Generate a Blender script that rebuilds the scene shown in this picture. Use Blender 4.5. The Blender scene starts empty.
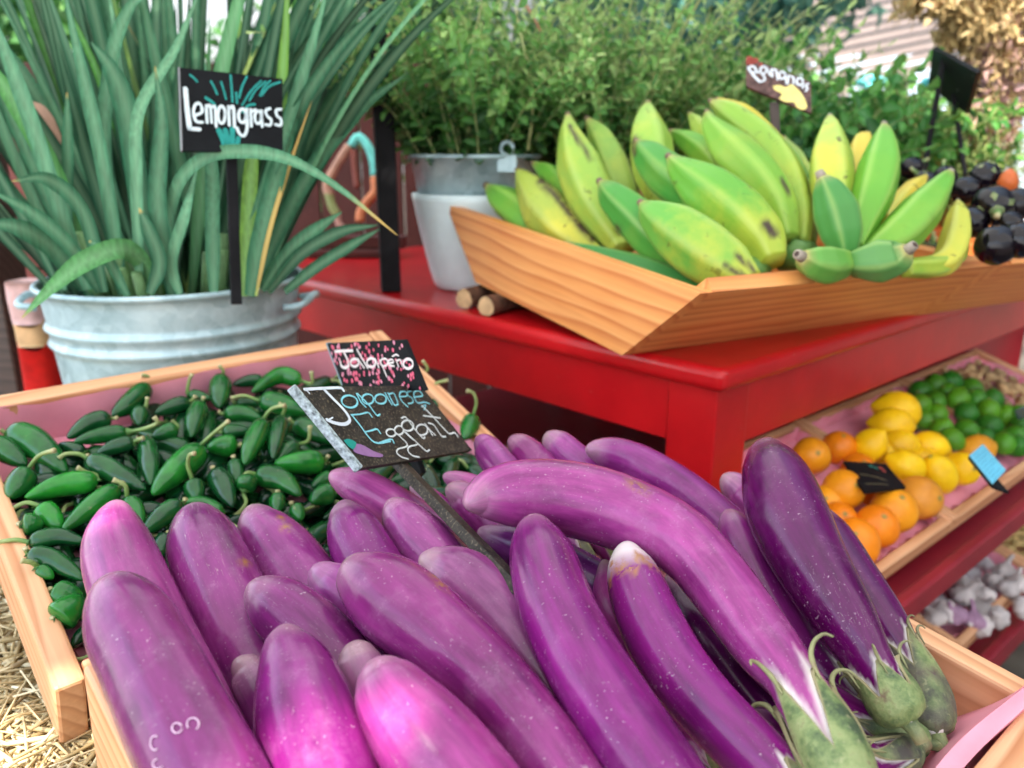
import bpy, math, random
import numpy as np
from mathutils import Matrix, Vector
rng = np.random.RandomState(7)
random.seed(7)
SC = bpy.context.scene
COL = SC.collection

# ------------------------------------------------------------------ camera model (used to lay things out)
H, FPX, PITCH = 1.15, 800.0, math.radians(16.3)
CR = np.array([1, 0, 0.]); CF = np.array([0, math.cos(PITCH), -math.sin(PITCH)]); CU = np.array([0, math.sin(PITCH), math.cos(PITCH)])
CAM = np.array([0, 0, H])
def ray(x, y): return ((x - 512) * CR - (y - 384) * CU) / FPX + CF
def U(x, y, d): return CAM + d * ray(x, y)
def onplane(x, y, o, n):
    r = ray(x, y)
    return CAM + np.dot(o - CAM, n) / np.dot(r, n) * r
def onz(x, y, z): return onplane(x, y, np.array([0, 0, z]), np.array([0, 0, 1.]))
def depth(P): return float(np.dot(np.array(P) - CAM, CF))
def az(a, e=0):
    a = math.radians(a); e = math.radians(e)
    return np.array([math.sin(a) * math.cos(e), math.cos(a) * math.cos(e), math.sin(e)])
def unit(v):
    v = np.array(v, float); return v / (np.linalg.norm(v) + 1e-12)

# ------------------------------------------------------------------ node helpers
class G:
    def __init__(s, name):
        s.m = bpy.data.materials.new(name); s.m.use_nodes = True
        s.t = s.m.node_tree; s.t.nodes.clear()
        s.out = s.t.nodes.new('ShaderNodeOutputMaterial')
    def n(s, typ, **kw):
        nd = s.t.nodes.new('ShaderNode' + typ)
        for k, v in kw.items():
            if k.startswith('i_'): s.set(nd, k[2:], v)
            else: setattr(nd, k, v)
        return nd
    def set(s, nd, key, v):
        sock = nd.inputs[int(key)] if key.isdigit() else nd.inputs[key.replace('_', ' ')]
        if isinstance(v, bpy.types.NodeSocket): s.t.links.new(v, sock)
        else:
            if hasattr(v, '__len__') and len(v) == 3 and sock.type == 'RGBA': v = (*v, 1)
            sock.default_value = v
    def attr(s, name, typ='GEOMETRY'):
        return s.n('Attribute', attribute_name=name, attribute_type=typ)
    def mix(s, f, a, b, mode='MIX'):
        nd = s.n('MixRGB', blend_type=mode); s.set(nd, '0', f); s.set(nd, '1', a); s.set(nd, '2', b); return nd.outputs[0]
    def math(s, op, a, b=0.0, c=None, clamp=False):
        nd = s.n('Math', operation=op, use_clamp=clamp); s.set(nd, '0', a); s.set(nd, '1', b)
        if c is not None: s.set(nd, '2', c)
        return nd.outputs[0]
    def ramp(s, f, stops, interp='LINEAR'):
        nd = s.n('ValToRGB'); nd.color_ramp.interpolation = interp
        el = nd.color_ramp.elements
        while len(el) < len(stops): el.new(0.5)
        for e, (p, c) in zip(el, stops):
            e.position = p
            e.color = (c, c, c, 1) if not hasattr(c, '__len__') else (*c[:3], 1)
        s.set(nd, '0', f); return nd.outputs[0]
    def coords(s, scale=(1, 1, 1), randomize=True):
        tc = s.n('TexCoord'); v = tc.outputs['Object']
        mp = s.n('Mapping'); s.set(mp, 'Vector', v); mp.inputs['Scale'].default_value = scale
        if randomize:
            oi = s.n('ObjectInfo')
            r = s.math('MULTIPLY', oi.outputs['Random'], 37.0)
            cb = s.n('CombineXYZ'); s.set(cb, '0', r); s.set(cb, '1', r); s.set(cb, '2', r)
            s.set(mp, 'Location', cb.outputs[0])
        return mp.outputs[0]
    def noise(s, v, scale, detail=4, rough=.55, dist=0):
        nd = s.n('TexNoise'); s.set(nd, 'Vector', v); s.set(nd, 'Scale', scale); s.set(nd, 'Detail', detail)
        s.set(nd, 'Roughness', rough); s.set(nd, 'Distortion', dist); return nd.outputs[0]
    def bsdf(s, color, rough=.5, metal=0., spec=.5, coat=0., coat_rough=.1, bump=None, bump_strength=.2, bump_dist=.002, trans=0., sss=0.):
        p = s.n('BsdfPrincipled'); s.set(p, 'Base Color', color); s.set(p, 'Roughness', rough); s.set(p, 'Metallic', metal)
        s.set(p, 'Specular IOR Level', spec); s.set(p, 'Coat Weight', coat); s.set(p, 'Coat Roughness', coat_rough)
        if sss:
            s.set(p, 'Subsurface Weight', sss); p.inputs['Subsurface Radius'].default_value = (.01, .005, .004); s.set(p, 'Subsurface Scale', .5)
        if bump is not None:
            b = s.n('Bump'); s.set(b, 'Height', bump); s.set(b, 'Strength', bump_strength); s.set(b, 'Distance', bump_dist)
            s.t.links.new(b.outputs[0], p.inputs['Normal'])
        res = p.outputs[0]
        if trans:
            tr = s.n('BsdfTranslucent'); s.set(tr, 'Color', color)
            mx = s.n('MixShader'); s.set(mx, '0', trans); s.t.links.new(res, mx.inputs[1]); s.t.links.new(tr.outputs[0], mx.inputs[2])
            res = mx.outputs[0]
        s.t.links.new(res, s.out.inputs[0]); return s.m

MAT = {}
def m_eggplant():
    g = G('eggplant_skin'); oi = g.n('ObjectInfo'); v = g.coords()
    base = oi.outputs['Color']
    dv = g.attr('lengthwise')
    st = g.n('VectorMath', operation='MULTIPLY'); g.set(st, '0', dv.outputs['Vector']); st.inputs[1].default_value = (3.2, 3.2, 1.3)
    ad = g.n('VectorMath', operation='ADD'); g.set(ad, '0', st.outputs[0])
    cb = g.n('CombineXYZ'); r = g.math('MULTIPLY', oi.outputs['Random'], 50.); g.set(cb, '0', r); g.set(cb, '2', r); g.set(ad, '1', cb.outputs[0])
    n_streak = g.noise(ad.outputs[0], 1.0, 5, .6)
    n_mott = g.noise(v, 42, 8, .68)
    n_big = g.noise(v, 13, 3)
    light = g.mix(1.0, base, (1.30, 1.35, 1.28), 'MULTIPLY')
    dark = g.mix(1.0, base, (.52, .34, .54), 'MULTIPLY')
    f = g.ramp(g.math('ADD', g.math('MULTIPLY', n_streak, .6), g.math('MULTIPLY', n_big, .45)), [(.36, 0.), (.68, 1.)])
    c = g.mix(f, dark, light)
    c = g.mix(g.math('MULTIPLY', g.ramp(n_mott, [(.50, 0.), (.72, .24)]), oi.outputs['Alpha']), c, (.50, .27, .42))
    spk = g.noise(v, 430, 2, .5); gate = g.ramp(g.noise(v, 30, 2), [(.42, 0.), (.6, 1.)])
    c = g.mix(g.math('MULTIPLY', g.ramp(spk, [(.665, 0.), (.74, .5)]), gate), c, (.52, .36, .46))
    # fine pale scratches running lengthwise
    sv = g.n('VectorMath', operation='MULTIPLY'); g.set(sv, '0', ad.outputs[0]); sv.inputs[1].default_value = (9, 9, 5)
    scr = g.noise(sv.outputs[0], 1.0, 2, .5, 1.2)
    gate2 = g.ramp(g.noise(v, 9, 2), [(.55, 0.), (.66, 1.)])
    c = g.mix(g.math('MULTIPLY', g.ramp(scr, [(.665, 0.), (.69, .6), (.71, 0.)]), gate2), c, (.55, .38, .42))
    tip = g.attr('tip').outputs['Fac']
    c = g.mix(g.math('MULTIPLY', tip, .45), c, (.46, .27, .38))
    c = g.mix(g.math('MULTIPLY', g.math('MULTIPLY', tip, tip), g.ramp(n_mott, [(.4, .2), (.6, .8)])), c, (.36, .28, .20))
    c = g.mix(g.attr('pale').outputs['Fac'], c, (.72, .66, .62))
    sc = g.math('MULTIPLY', g.attr('scab').outputs['Fac'], g.ramp(g.noise(v, 130, 5, .7), [(.42, 0.), (.50, .95)]), clamp=True)
    c = g.mix(sc, c, (.30, .13, .035))
    rgh = g.ramp(n_mott, [(.35, .16), (.7, .30)])
    bmp = g.math('ADD', g.math('MULTIPLY', n_big, 1.0), g.math('MULTIPLY', n_mott, .12))
    return g.bsdf(c, rgh, spec=.32, coat=.06, coat_rough=.12, bump=bmp, bump_strength=.12, bump_dist=.004)
def m_calyx():
    g = G('eggplant_calyx'); v = g.coords()
    oi = g.n('ObjectInfo')
    n = g.noise(v, 38, 6, .7); n2 = g.noise(v, 210, 3)
    c = g.ramp(n, [(.36, (.035, .06, .025)), (.46, (.12, .17, .055)), (.56, (.22, .26, .10)), (.66, (.13, .08, .045))])
    c = g.mix(g.math('MULTIPLY', oi.outputs['Alpha'], g.ramp(g.noise(v, 22, 3), [(.4, 0.), (.62, 1.)])), c, (.055, .025, .04))
    c = g.mix(g.ramp(n2, [(.6, 0.), (.75, .5)]), c, (.35, .33, .18))
    c = g.mix(g.attr('rim').outputs['Fac'], c, (.26, .22, .11))
    return g.bsdf(c, .62, bump=g.math('ADD', n, n2), bump_strength=.6, bump_dist=.0015)
def m_chili():
    g = G('jalapeno_skin'); oi = g.n('ObjectInfo'); v = g.coords()
    c = g.mix(g.ramp(g.noise(v, 45, 3), [(.35, 0.), (.7, 1.)]), g.mix(1., oi.outputs['Color'], (.6, .62, .8), 'MULTIPLY'), g.mix(1., oi.outputs['Color'], (1.5, 1.25, 1.15), 'MULTIPLY'))
    crack = g.ramp(g.noise(v, 70, 5, .7, .6), [(.66, 0.), (.70, .55), (.74, 0.)])
    c = g.mix(g.math('MULTIPLY', crack, g.ramp(g.noise(v, 20, 2), [(.5, 0.), (.62, 1.)])), c, (.30, .27, .15))
    return g.bsdf(c, .17, spec=.42, coat=.0, coat_rough=.1, bump=g.noise(v, 55, 2), bump_strength=.12, bump_dist=.003)
def m_cstem():
    g = G('jalapeno_stem'); v = g.coords(); a = g.attr('along').outputs['Fac']
    c = g.ramp(a, [(0., (.05, .16, .03)), (.35, (.17, .27, .07)), (.9, (.30, .33, .13)), (1., (.45, .38, .20))])
    c = g.mix(g.ramp(g.noise(v, 90, 3), [(.5, 0.), (.7, .6)]), c, (.10, .17, .04))
    return g.bsdf(c, .5)
def m_wood(name, light, mid, dark, rough=.5, scale=1.0):
    g = G(name); v = g.coords((1.0 * scale, 1.0 * scale, 1.0 * scale))
    sv = g.n('Mapping'); g.set(sv, 'Vector', v); sv.inputs['Scale'].default_value = (.7, 4., 4.)
    warp = g.noise(sv.outputs[0], 1.6, 3, .5)
    w2 = g.n('Mapping'); g.set(w2, 'Vector', v); w2.inputs['Scale'].default_value = (.35, 10., 10.)
    ad = g.n('VectorMath', operation='ADD'); g.set(ad, '0', w2.outputs[0])
    cb = g.n('CombineXYZ'); k = g.math('MULTIPLY', warp, .55); g.set(cb, '1', k); g.set(cb, '2', k); g.set(ad, '1', cb.outputs[0])
    w = g.n('TexWave', wave_type='RINGS', rings_direction='X', wave_profile='SAW'); g.set(w, 'Vector', ad.outputs[0]); g.set(w, 'Scale', 2.1); g.set(w, 'Distortion', .25); g.set(w, 'Detail', 2.0)
    ring = w.outputs['Fac']
    c = g.ramp(ring, [(0., light), (.55, mid), (.85, dark), (1., light)])
    fv = g.n('Mapping'); g.set(fv, 'Vector', v); fv.inputs['Scale'].default_value = (6., 160., 160.)
    fine = g.noise(fv.outputs[0], 1.0, 3)
    c = g.mix(g.ramp(fine, [(.35, .35), (.65, 0.)]), c, dark)
    big = g.noise(v, 6, 2)
    c = g.mix(g.ramp(big, [(.35, .0), (.7, .35)]), c, light)
    return g.bsdf(c, rough, bump=fine, bump_strength=.15, bump_dist=.001)
def m_red(name, a, b, rough=.28):
    g = G(name); v = g.coords()
    n = g.noise(v, 9, 5, .6); n2 = g.noise(v, 60, 4, .7)
    c = g.mix(g.ramp(n, [(.35, 0.), (.7, 1.)]), a, b)
    c = g.mix(g.ramp(n2, [(.66, 0.), (.74, .35)]), c, (.55, .22, .17))
    sv = g.n('Mapping'); g.set(sv, 'Vector', v); sv.inputs['Scale'].default_value = (4, 60, 60)
    return g.bsdf(c, rough, spec=.35, coat=.08, coat_rough=.2, bump=g.math('ADD', g.noise(sv.outputs[0], 1, 3), n2), bump_strength=.12, bump_dist=.0015)
def m_galv():
    g = G('galvanized_steel'); v = g.coords()
    vo = g.n('TexVoronoi'); g.set(vo, 'Vector', v); g.set(vo, 'Scale', 60.)
    sp = g.n('RGBToBW'); g.set(sp, '0', vo.outputs['Color'])
    n = g.noise(v, 7, 6, .65)
    f = g.math('ADD', g.math('MULTIPLY', sp.outputs[0], .16), g.math('MULTIPLY', n, .86))
    c = g.ramp(f, [(.32, (.20, .31, .34)), (.5, (.38, .52, .56)), (.72, (.60, .74, .77))])
    return g.bsdf(c, g.ramp(n, [(.3, .30), (.7, .52)]), metal=.25, bump=n, bump_strength=.08, bump_dist=.004)
def m_plain(name, col, rough=.5, metal=0., var=.15, scale=20., trans=0., coat=0., bump=0., spec=.3):
    g = G(name); v = g.coords(); n = g.noise(v, scale, 5, .6)
    d = tuple(x * (1 - var * 1.6) for x in col); l = tuple(min(1, x * (1 + var)) for x in col)
    c = g.ramp(n, [(.3, d), (.7, l)])
    return g.bsdf(c, rough, metal=metal, trans=trans, coat=coat, spec=spec, bump=(n if bump else None), bump_strength=bump)
def m_objcol(name, rough=.5, var=.25, scale=30, trans=0., coat=0., bump=0., sss=0., fine=False, spec=.3):
    g = G(name); oi = g.n('ObjectInfo'); v = g.coords(); n = g.noise(v, scale, 5, .6)
    b = oi.outputs['Color']
    c = g.mix(g.ramp(n, [(.3, 0.), (.7, 1.)]), g.mix(1., b, (1 - var,) * 3, 'MULTIPLY'), g.mix(1., b, (1 + var,) * 3, 'MULTIPLY'))
    bm = None
    if bump: bm = g.noise(v, 260 if fine else scale * 2, 3)
    return g.bsdf(c, rough, trans=trans, coat=coat, spec=spec, bump=bm, bump_strength=bump, bump_dist=.0012)
def m_leaf(name, stops, tipcol=None, rough=.45, trans=.3, spec=.12):
    """colour from each leaf's own 'tint' attribute; 'along' runs base to tip"""
    g = G(name)
    c = g.ramp(g.attr('tint').outputs['Fac'], stops)
    sv = g.n('Mapping'); g.set(sv, 'Vector', g.n('TexCoord').outputs['Object']); sv.inputs['Scale'].default_value = (260, 260, 9)
    c = g.mix(1., c, g.ramp(g.noise(sv.outputs[0], 1., 3), [(.3, .62), (.7, 1.25)]), 'MULTIPLY')
    if tipcol:
        c = g.mix(g.attr('dry').outputs['Fac'], c, tipcol)
    c = g.mix(g.math('MULTIPLY', g.attr('rib').outputs['Fac'], .22), c, (.45, .68, .42))
    return g.bsdf(c, rough, spec=spec, trans=trans)
def m_banana():
    g = G('banana_peel'); oi = g.n('ObjectInfo'); v = g.coords(); al = g.attr('along').outputs['Fac']
    yel = oi.outputs['Alpha']
    n = g.noise(v, 16, 4, .6)
    f = g.math('MULTIPLY', g.ramp(g.math('ADD', n, g.math('MULTIPLY', g.math('SUBTRACT', al, .55), .35)), [(.40, 0.), (.68, 1.)]), yel)
    c = g.mix(f, oi.outputs['Color'], (.56, .50, .055))
    c = g.mix(g.math('MULTIPLY', g.attr('ridge').outputs['Fac'], .22), c, (.55, .62, .20))
    br = g.math('MULTIPLY', g.ramp(g.noise(v, 34, 4, .65, .8), [(.62, 0.), (.66, .9)]), yel)
    c = g.mix(br, c, (.05, .025, .012))
    c = g.mix(g.math('MULTIPLY', g.attr('bruise').outputs['Fac'], g.ramp(g.noise(v, 60, 4), [(.3, .4), (.5, 1.)]), clamp=True), c, (.055, .032, .022))
    c = g.mix(g.ramp(al, [(0., .8), (.06, .25), (.14, 0.)]), c, (.40, .33, .12))
    return g.bsdf(c, .42, spec=.3, sss=.0, bump=n, bump_strength=.08, bump_dist=.004)
def m_citrus():
    g = G('citrus_peel'); oi = g.n('ObjectInfo'); v = g.coords(); n = g.noise(v, 25, 3)
    b = oi.outputs['Color']
    c = g.mix(g.ramp(n, [(.35, 0.), (.7, 1.)]), g.mix(1., b, (.86, .78, .8), 'MULTIPLY'), g.mix(1., b, (1.08, 1.12, 1.2), 'MULTIPLY'))
    c = g.mix(g.attr('scar').outputs['Fac'], c, (.16, .17, .05))
    vo = g.n('TexVoronoi'); g.set(vo, 'Vector', v); g.set(vo, 'Scale', 420.)
    return g.bsdf(c, .36, spec=.3, bump=vo.outputs['Distance'], bump_strength=.25, bump_dist=.0008)
def m_straw():
    g = G('straw'); c = g.ramp(g.attr('tint').outputs['Fac'], [(0., (.20, .13, .06)), (.35, (.42, .30, .14)), (.7, (.62, .49, .27)), (1., (.78, .69, .48))])
    return g.bsdf(c, .5, spec=.4)
def m_chalk():
    g = G('chalkboard_paint'); v = g.coords(); n = g.noise(v, 60, 6, .7); n2 = g.noise(v, 400, 3, .6)
    c = g.ramp(n, [(.3, (.012, .011, .010)), (.55, (.036, .031, .026)), (.75, (.085, .068, .05))])
    c = g.mix(g.ramp(n2, [(.54, 0.), (.68, .5)]), c, (.26, .20, .14))
    return g.bsdf(c, .6, spec=.15, bump=n2, bump_strength=.3, bump_dist=.0006)
MAT.update(egg=m_eggplant(), calyx=m_calyx(), chili=m_chili(), cstem=m_cstem(),
    crate=m_wood('crate_pine', (.72, .40, .22), (.64, .31, .15), (.44, .17, .065)),
    tray=m_wood('tray_pine', (.78, .36, .12), (.72, .28, .075), (.50, .135, .03)),
    darkwood=m_wood('weathered_dark_wood', (.085, .055, .045), (.06, .04, .033), (.03, .02, .017)),
    red=m_red('red_table_paint', (.38, .003, .007), (.50, .006, .010)), maroon=m_red('maroon_shelf_paint', (.20, .010, .020), (.28, .014, .026), .4),
    wallred=m_red('barn_red_boards', (.06, .012, .010), (.095, .018, .013), .7),
    galv=m_galv(), paper=m_plain('pink_paper', (.92, .36, .46), .5, var=.06, scale=14, trans=.12, bump=.3),
    blackwood=m_plain('black_painted_wood', (.012, .012, .014), .6, var=.3, spec=.12), blackboard=m_plain('black_sign_board', (.007, .008, .010), .6, var=.3, spec=.12),
    chalk=m_chalk(), banana=m_banana(), citrus=m_citrus(), straw=m_straw(), obj=m_objcol('plain_coloured'),
    soil=m_plain('potting_soil', (.035, .022, .014), .9, var=.5, scale=90, bump=.5),
    white=m_plain('white_glazed_planter', (.70, .82, .84), .35, var=.06), paint=m_objcol('sign_paint', .6, var=.12, scale=90),
    shiny=m_objcol('glossy_skin', .09, var=.2, spec=.35), garlic=m_objcol('garlic_skin', .5, var=.22, scale=40),
    nut=m_objcol('peanut_shell', .7, var=.3, scale=80, bump=.5),
    blade=m_leaf('lemongrass_blade', [(0., (.002, .022, .013)), (.40, (.010, .078, .038)), (.62, (.034, .150, .075)), (.78, (.10, .27, .15)), (.9, (.07, .27, .025)), (1., (.38, .46, .10))], (.55, .33, .08), trans=.12, rough=.5, spec=.06),
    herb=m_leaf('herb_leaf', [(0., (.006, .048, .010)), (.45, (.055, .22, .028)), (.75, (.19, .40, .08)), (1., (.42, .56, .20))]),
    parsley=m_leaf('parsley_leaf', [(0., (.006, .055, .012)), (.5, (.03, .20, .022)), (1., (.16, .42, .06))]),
    teal=m_leaf('dark_teal_leaf', [(0., (.008, .05, .045)), (1., (.05, .17, .13))]),
    feather=m_leaf('feathery_leaf', [(0., (.06, .12, .02)), (1., (.30, .36, .09))]),
    dried=m_leaf('dried_flower', [(0., (.16, .09, .04)), (.3, (.42, .26, .10)), (.55, (.62, .44, .22)), (.75, (.66, .38, .32)), (1., (.36, .20, .32))], trans=.2, rough=.7),
    stalk=m_plain('green_stalk', (.34, .38, .16), .6), earth=m_plain('dry_earth_ground', (.10, .08, .06), .9, var=.4, scale=4),
    log=m_plain('log_bark', (.13, .065, .04), .8, var=.5, scale=60, bump=.5), logend=m_plain('cut_log_face', (.55, .36, .19), .7, var=.25, scale=50),
    canvas=m_plain('cream_canvas', (.86, .84, .80), .8, var=.05, trans=.52), slat=m_plain('pale_roof_slat', (.52, .41, .37), .7, var=.12, scale=3))

# ------------------------------------------------------------------ object helpers
def link(o, parent=None):
    COL.objects.link(o)
    if parent is not None:
        o.parent = parent
        o.matrix_parent_inverse = Matrix.Translation(-Vector(parent.location)) if parent.rotation_euler[:] == (0, 0, 0) else parent.matrix_world.inverted()
def mesh(name, V, F, mat, parent=None, smooth=True, attrs=None, color=None, M=None, mats=None, fmat=None):
    V = np.asarray(V, float)
    if M is None:
        o0 = np.array([V[:, 0].mean(), V[:, 1].mean(), V[:, 2].min() if parent is None else V[:, 2].mean()])
        Mx = Matrix.Translation(Vector(o0)); L = V - o0
    else: Mx = M; L = V
    me = bpy.data.meshes.new(name); me.from_pydata(L.tolist(), [], F); me.update()
    for m in (mats or [mat]): me.materials.append(m)
    if fmat is not None: me.polygons.foreach_set('material_index', np.asarray(fmat, np.int32))
    if smooth: me.polygons.foreach_set('use_smooth', np.ones(len(me.polygons), bool))
    for k, a in (attrs or {}).items():
        a = np.asarray(a, np.float32)
        if a.ndim == 2:
            at = me.attributes.new(k, 'FLOAT_VECTOR', 'POINT'); at.data.foreach_set('vector', a.ravel())
        else:
            at = me.attributes.new(k, 'FLOAT', 'POINT'); at.data.foreach_set('value', a)
    o = bpy.data.objects.new(name, me)
    if color is not None: o.color = (*color[:3], color[3] if len(color) > 3 else 1.0)
    link(o, parent); o.matrix_basis = Mx
    return o
def tag(o, label=None, cat=None, group=None, kind=None):
    if label: o['label'] = label
    if cat: o['category'] = cat
    if group: o['group'] = group
    if kind: o['kind'] = kind
    return o
def empty(name, loc, label=None, cat=None, group=None, kind=None):
    o = bpy.data.objects.new(name, None); o.empty_display_size = .02
    COL.objects.link(o); o.location = Vector(loc)
    return tag(o, label, cat, group, kind)
def frames(P):
    P = np.asarray(P, float); n = len(P)
    T = np.gradient(P, axis=0); T /= np.linalg.norm(T, axis=1)[:, None] + 1e-12
    a = np.array([0, 0, 1.]) if abs(T[0][2]) < .9 else np.array([1., 0, 0])
    N = [unit(a - T[0] * np.dot(a, T[0]))]
    for i in range(1, n):
        v = N[-1] - T[i] * np.dot(N[-1], T[i]); N.append(unit(v))
    N = np.array(N); return T, N, np.cross(T, N)
def tube(P, R, seg=12, prof=None, cap=True):
    """loft of rings; returns verts, faces, along, ang"""
    P = np.asarray(P, float); n = len(P); R = np.broadcast_to(np.asarray(R, float), (n,))
    T, N, B = frames(P); th = np.arange(seg) * 2 * math.pi / seg
    s = np.concatenate([[0], np.cumsum(np.linalg.norm(np.diff(P, axis=0), axis=1))]); s = s / max(s[-1], 1e-9)
    V = []; al = []; an = []
    for i in range(n):
        r = R[i] * (prof(th, s[i]) if prof else 1.0)
        V.append(P[i] + (np.cos(th) * r)[:, None] * N[i] + (np.sin(th) * r)[:, None] * B[i]); al += [s[i]] * seg; an += list(th)
    V = np.concatenate(V); F = []
    for i in range(n - 1):
        for k in range(seg):
            k2 = (k + 1) % seg; F.append((i * seg + k, (i + 1) * seg + k, (i + 1) * seg + k2, i * seg + k2))
    if cap:
        F.append(tuple(range(seg))); F.append(tuple((n - 1) * seg + k for k in reversed(range(seg))))
    return V, F, np.array(al), np.array(an)
def crspline(P, n):
    """Catmull-Rom through rows of P, sampled evenly by index"""
    P = np.asarray(P, float); m = len(P); Q = np.vstack([2 * P[0] - P[1], P, 2 * P[-1] - P[-2]])
    out = []
    for u in np.linspace(0, m - 1, n):
        i = min(int(u), m - 2); t = u - i; a, b, c, d = Q[i:i + 4]
        out.append(.5 * ((2 * b) + (-a + c) * t + (2 * a - 5 * b + 4 * c - d) * t * t + (-a + 3 * b - 3 * c + d) * t ** 3))
    return np.array(out)
def join(parts):
    """parts: list of (V,F,attrs dict)"""
    V = []; F = []; A = {}; b = 0
    for v, f, a in parts:
        V.append(np.asarray(v, float)); F += [tuple(i + b for i in q) for q in f]; b += len(v)
        for k, x in a.items(): A.setdefault(k, []).append(np.asarray(x))
    return np.vstack(V), F, {k: np.concatenate(x) for k, x in A.items()}
def box_geo(x0, x1, y0, y1, z0, z1, bev=.002):
    """bevelled box from rounded rings"""
    import bmesh
    bm = bmesh.new(); bmesh.ops.create_cube(bm, size=1)
    for v in bm.verts: v.co = Vector(((x0 + x1) / 2 + v.co.x * (x1 - x0), (y0 + y1) / 2 + v.co.y * (y1 - y0), (z0 + z1) / 2 + v.co.z * (z1 - z0)))
    if bev: bmesh.ops.bevel(bm, geom=bm.edges[:], offset=bev, segments=3 if bev > .004 else 2, affect='EDGES', profile=.5)
    bm.verts.index_update()
    V = [tuple(v.co) for v in bm.verts]; F = [tuple(v.index for v in f.verts) for f in bm.faces]; bm.free(); return V, F
def mat4(o, x, y, z):
    M = Matrix.Identity(4)
    for i in range(3):
        M[i][0] = x[i]; M[i][1] = y[i]; M[i][2] = z[i]; M[i][3] = o[i]
    return M
def board(name, mat, o, x, y, z, dims, parent=None, bev=.002, color=None):
    """board of dims (L along x, W along y, T along z), its corner at o"""
    V, F = box_geo(-dims[0] / 2, dims[0] / 2, -dims[1] / 2, dims[1] / 2, -dims[2] / 2, dims[2] / 2, bev)
    c = np.asarray(o) + np.asarray(x) * dims[0] / 2 + np.asarray(y) * dims[1] / 2 + np.asarray(z) * dims[2] / 2
    return mesh(name, V, F, mat, parent, smooth=False, M=mat4(c, x, y, z), color=color)
def lathe(c, prof, seg=48, axis=None):
    """prof: list of (radius, height) about vertical axis at c"""
    c = np.asarray(c, float); th = np.arange(seg) * 2 * math.pi / seg; V = []; F = []
    for r, h in prof: V.append(np.stack([c[0] + r * np.cos(th), c[1] + r * np.sin(th), np.full(seg, c[2] + h)], 1))
    for i in range(len(prof) - 1):
        for k in range(seg):
            k2 = (k + 1) % seg; F.append((i * seg + k, i * seg + k2, (i + 1) * seg + k2, (i + 1) * seg + k))
    return np.vstack(V), F
def copy_thing(o, loc, rot=None, scale=None, label=None, color=None):
    c = o.copy(); COL.objects.link(c); c.location = Vector(loc)
    if rot is not None: c.rotation_euler = rot
    if scale is not None: c.scale = scale if hasattr(scale, '__len__') else (scale,) * 3
    if label: c['label'] = label
    if color is not None: c.color = (*color[:3], 1)
    for ch in o.children:
        k = ch.copy(); COL.objects.link(k); k.parent = c; k.matrix_parent_inverse = ch.matrix_parent_inverse.copy()
    return c

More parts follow.
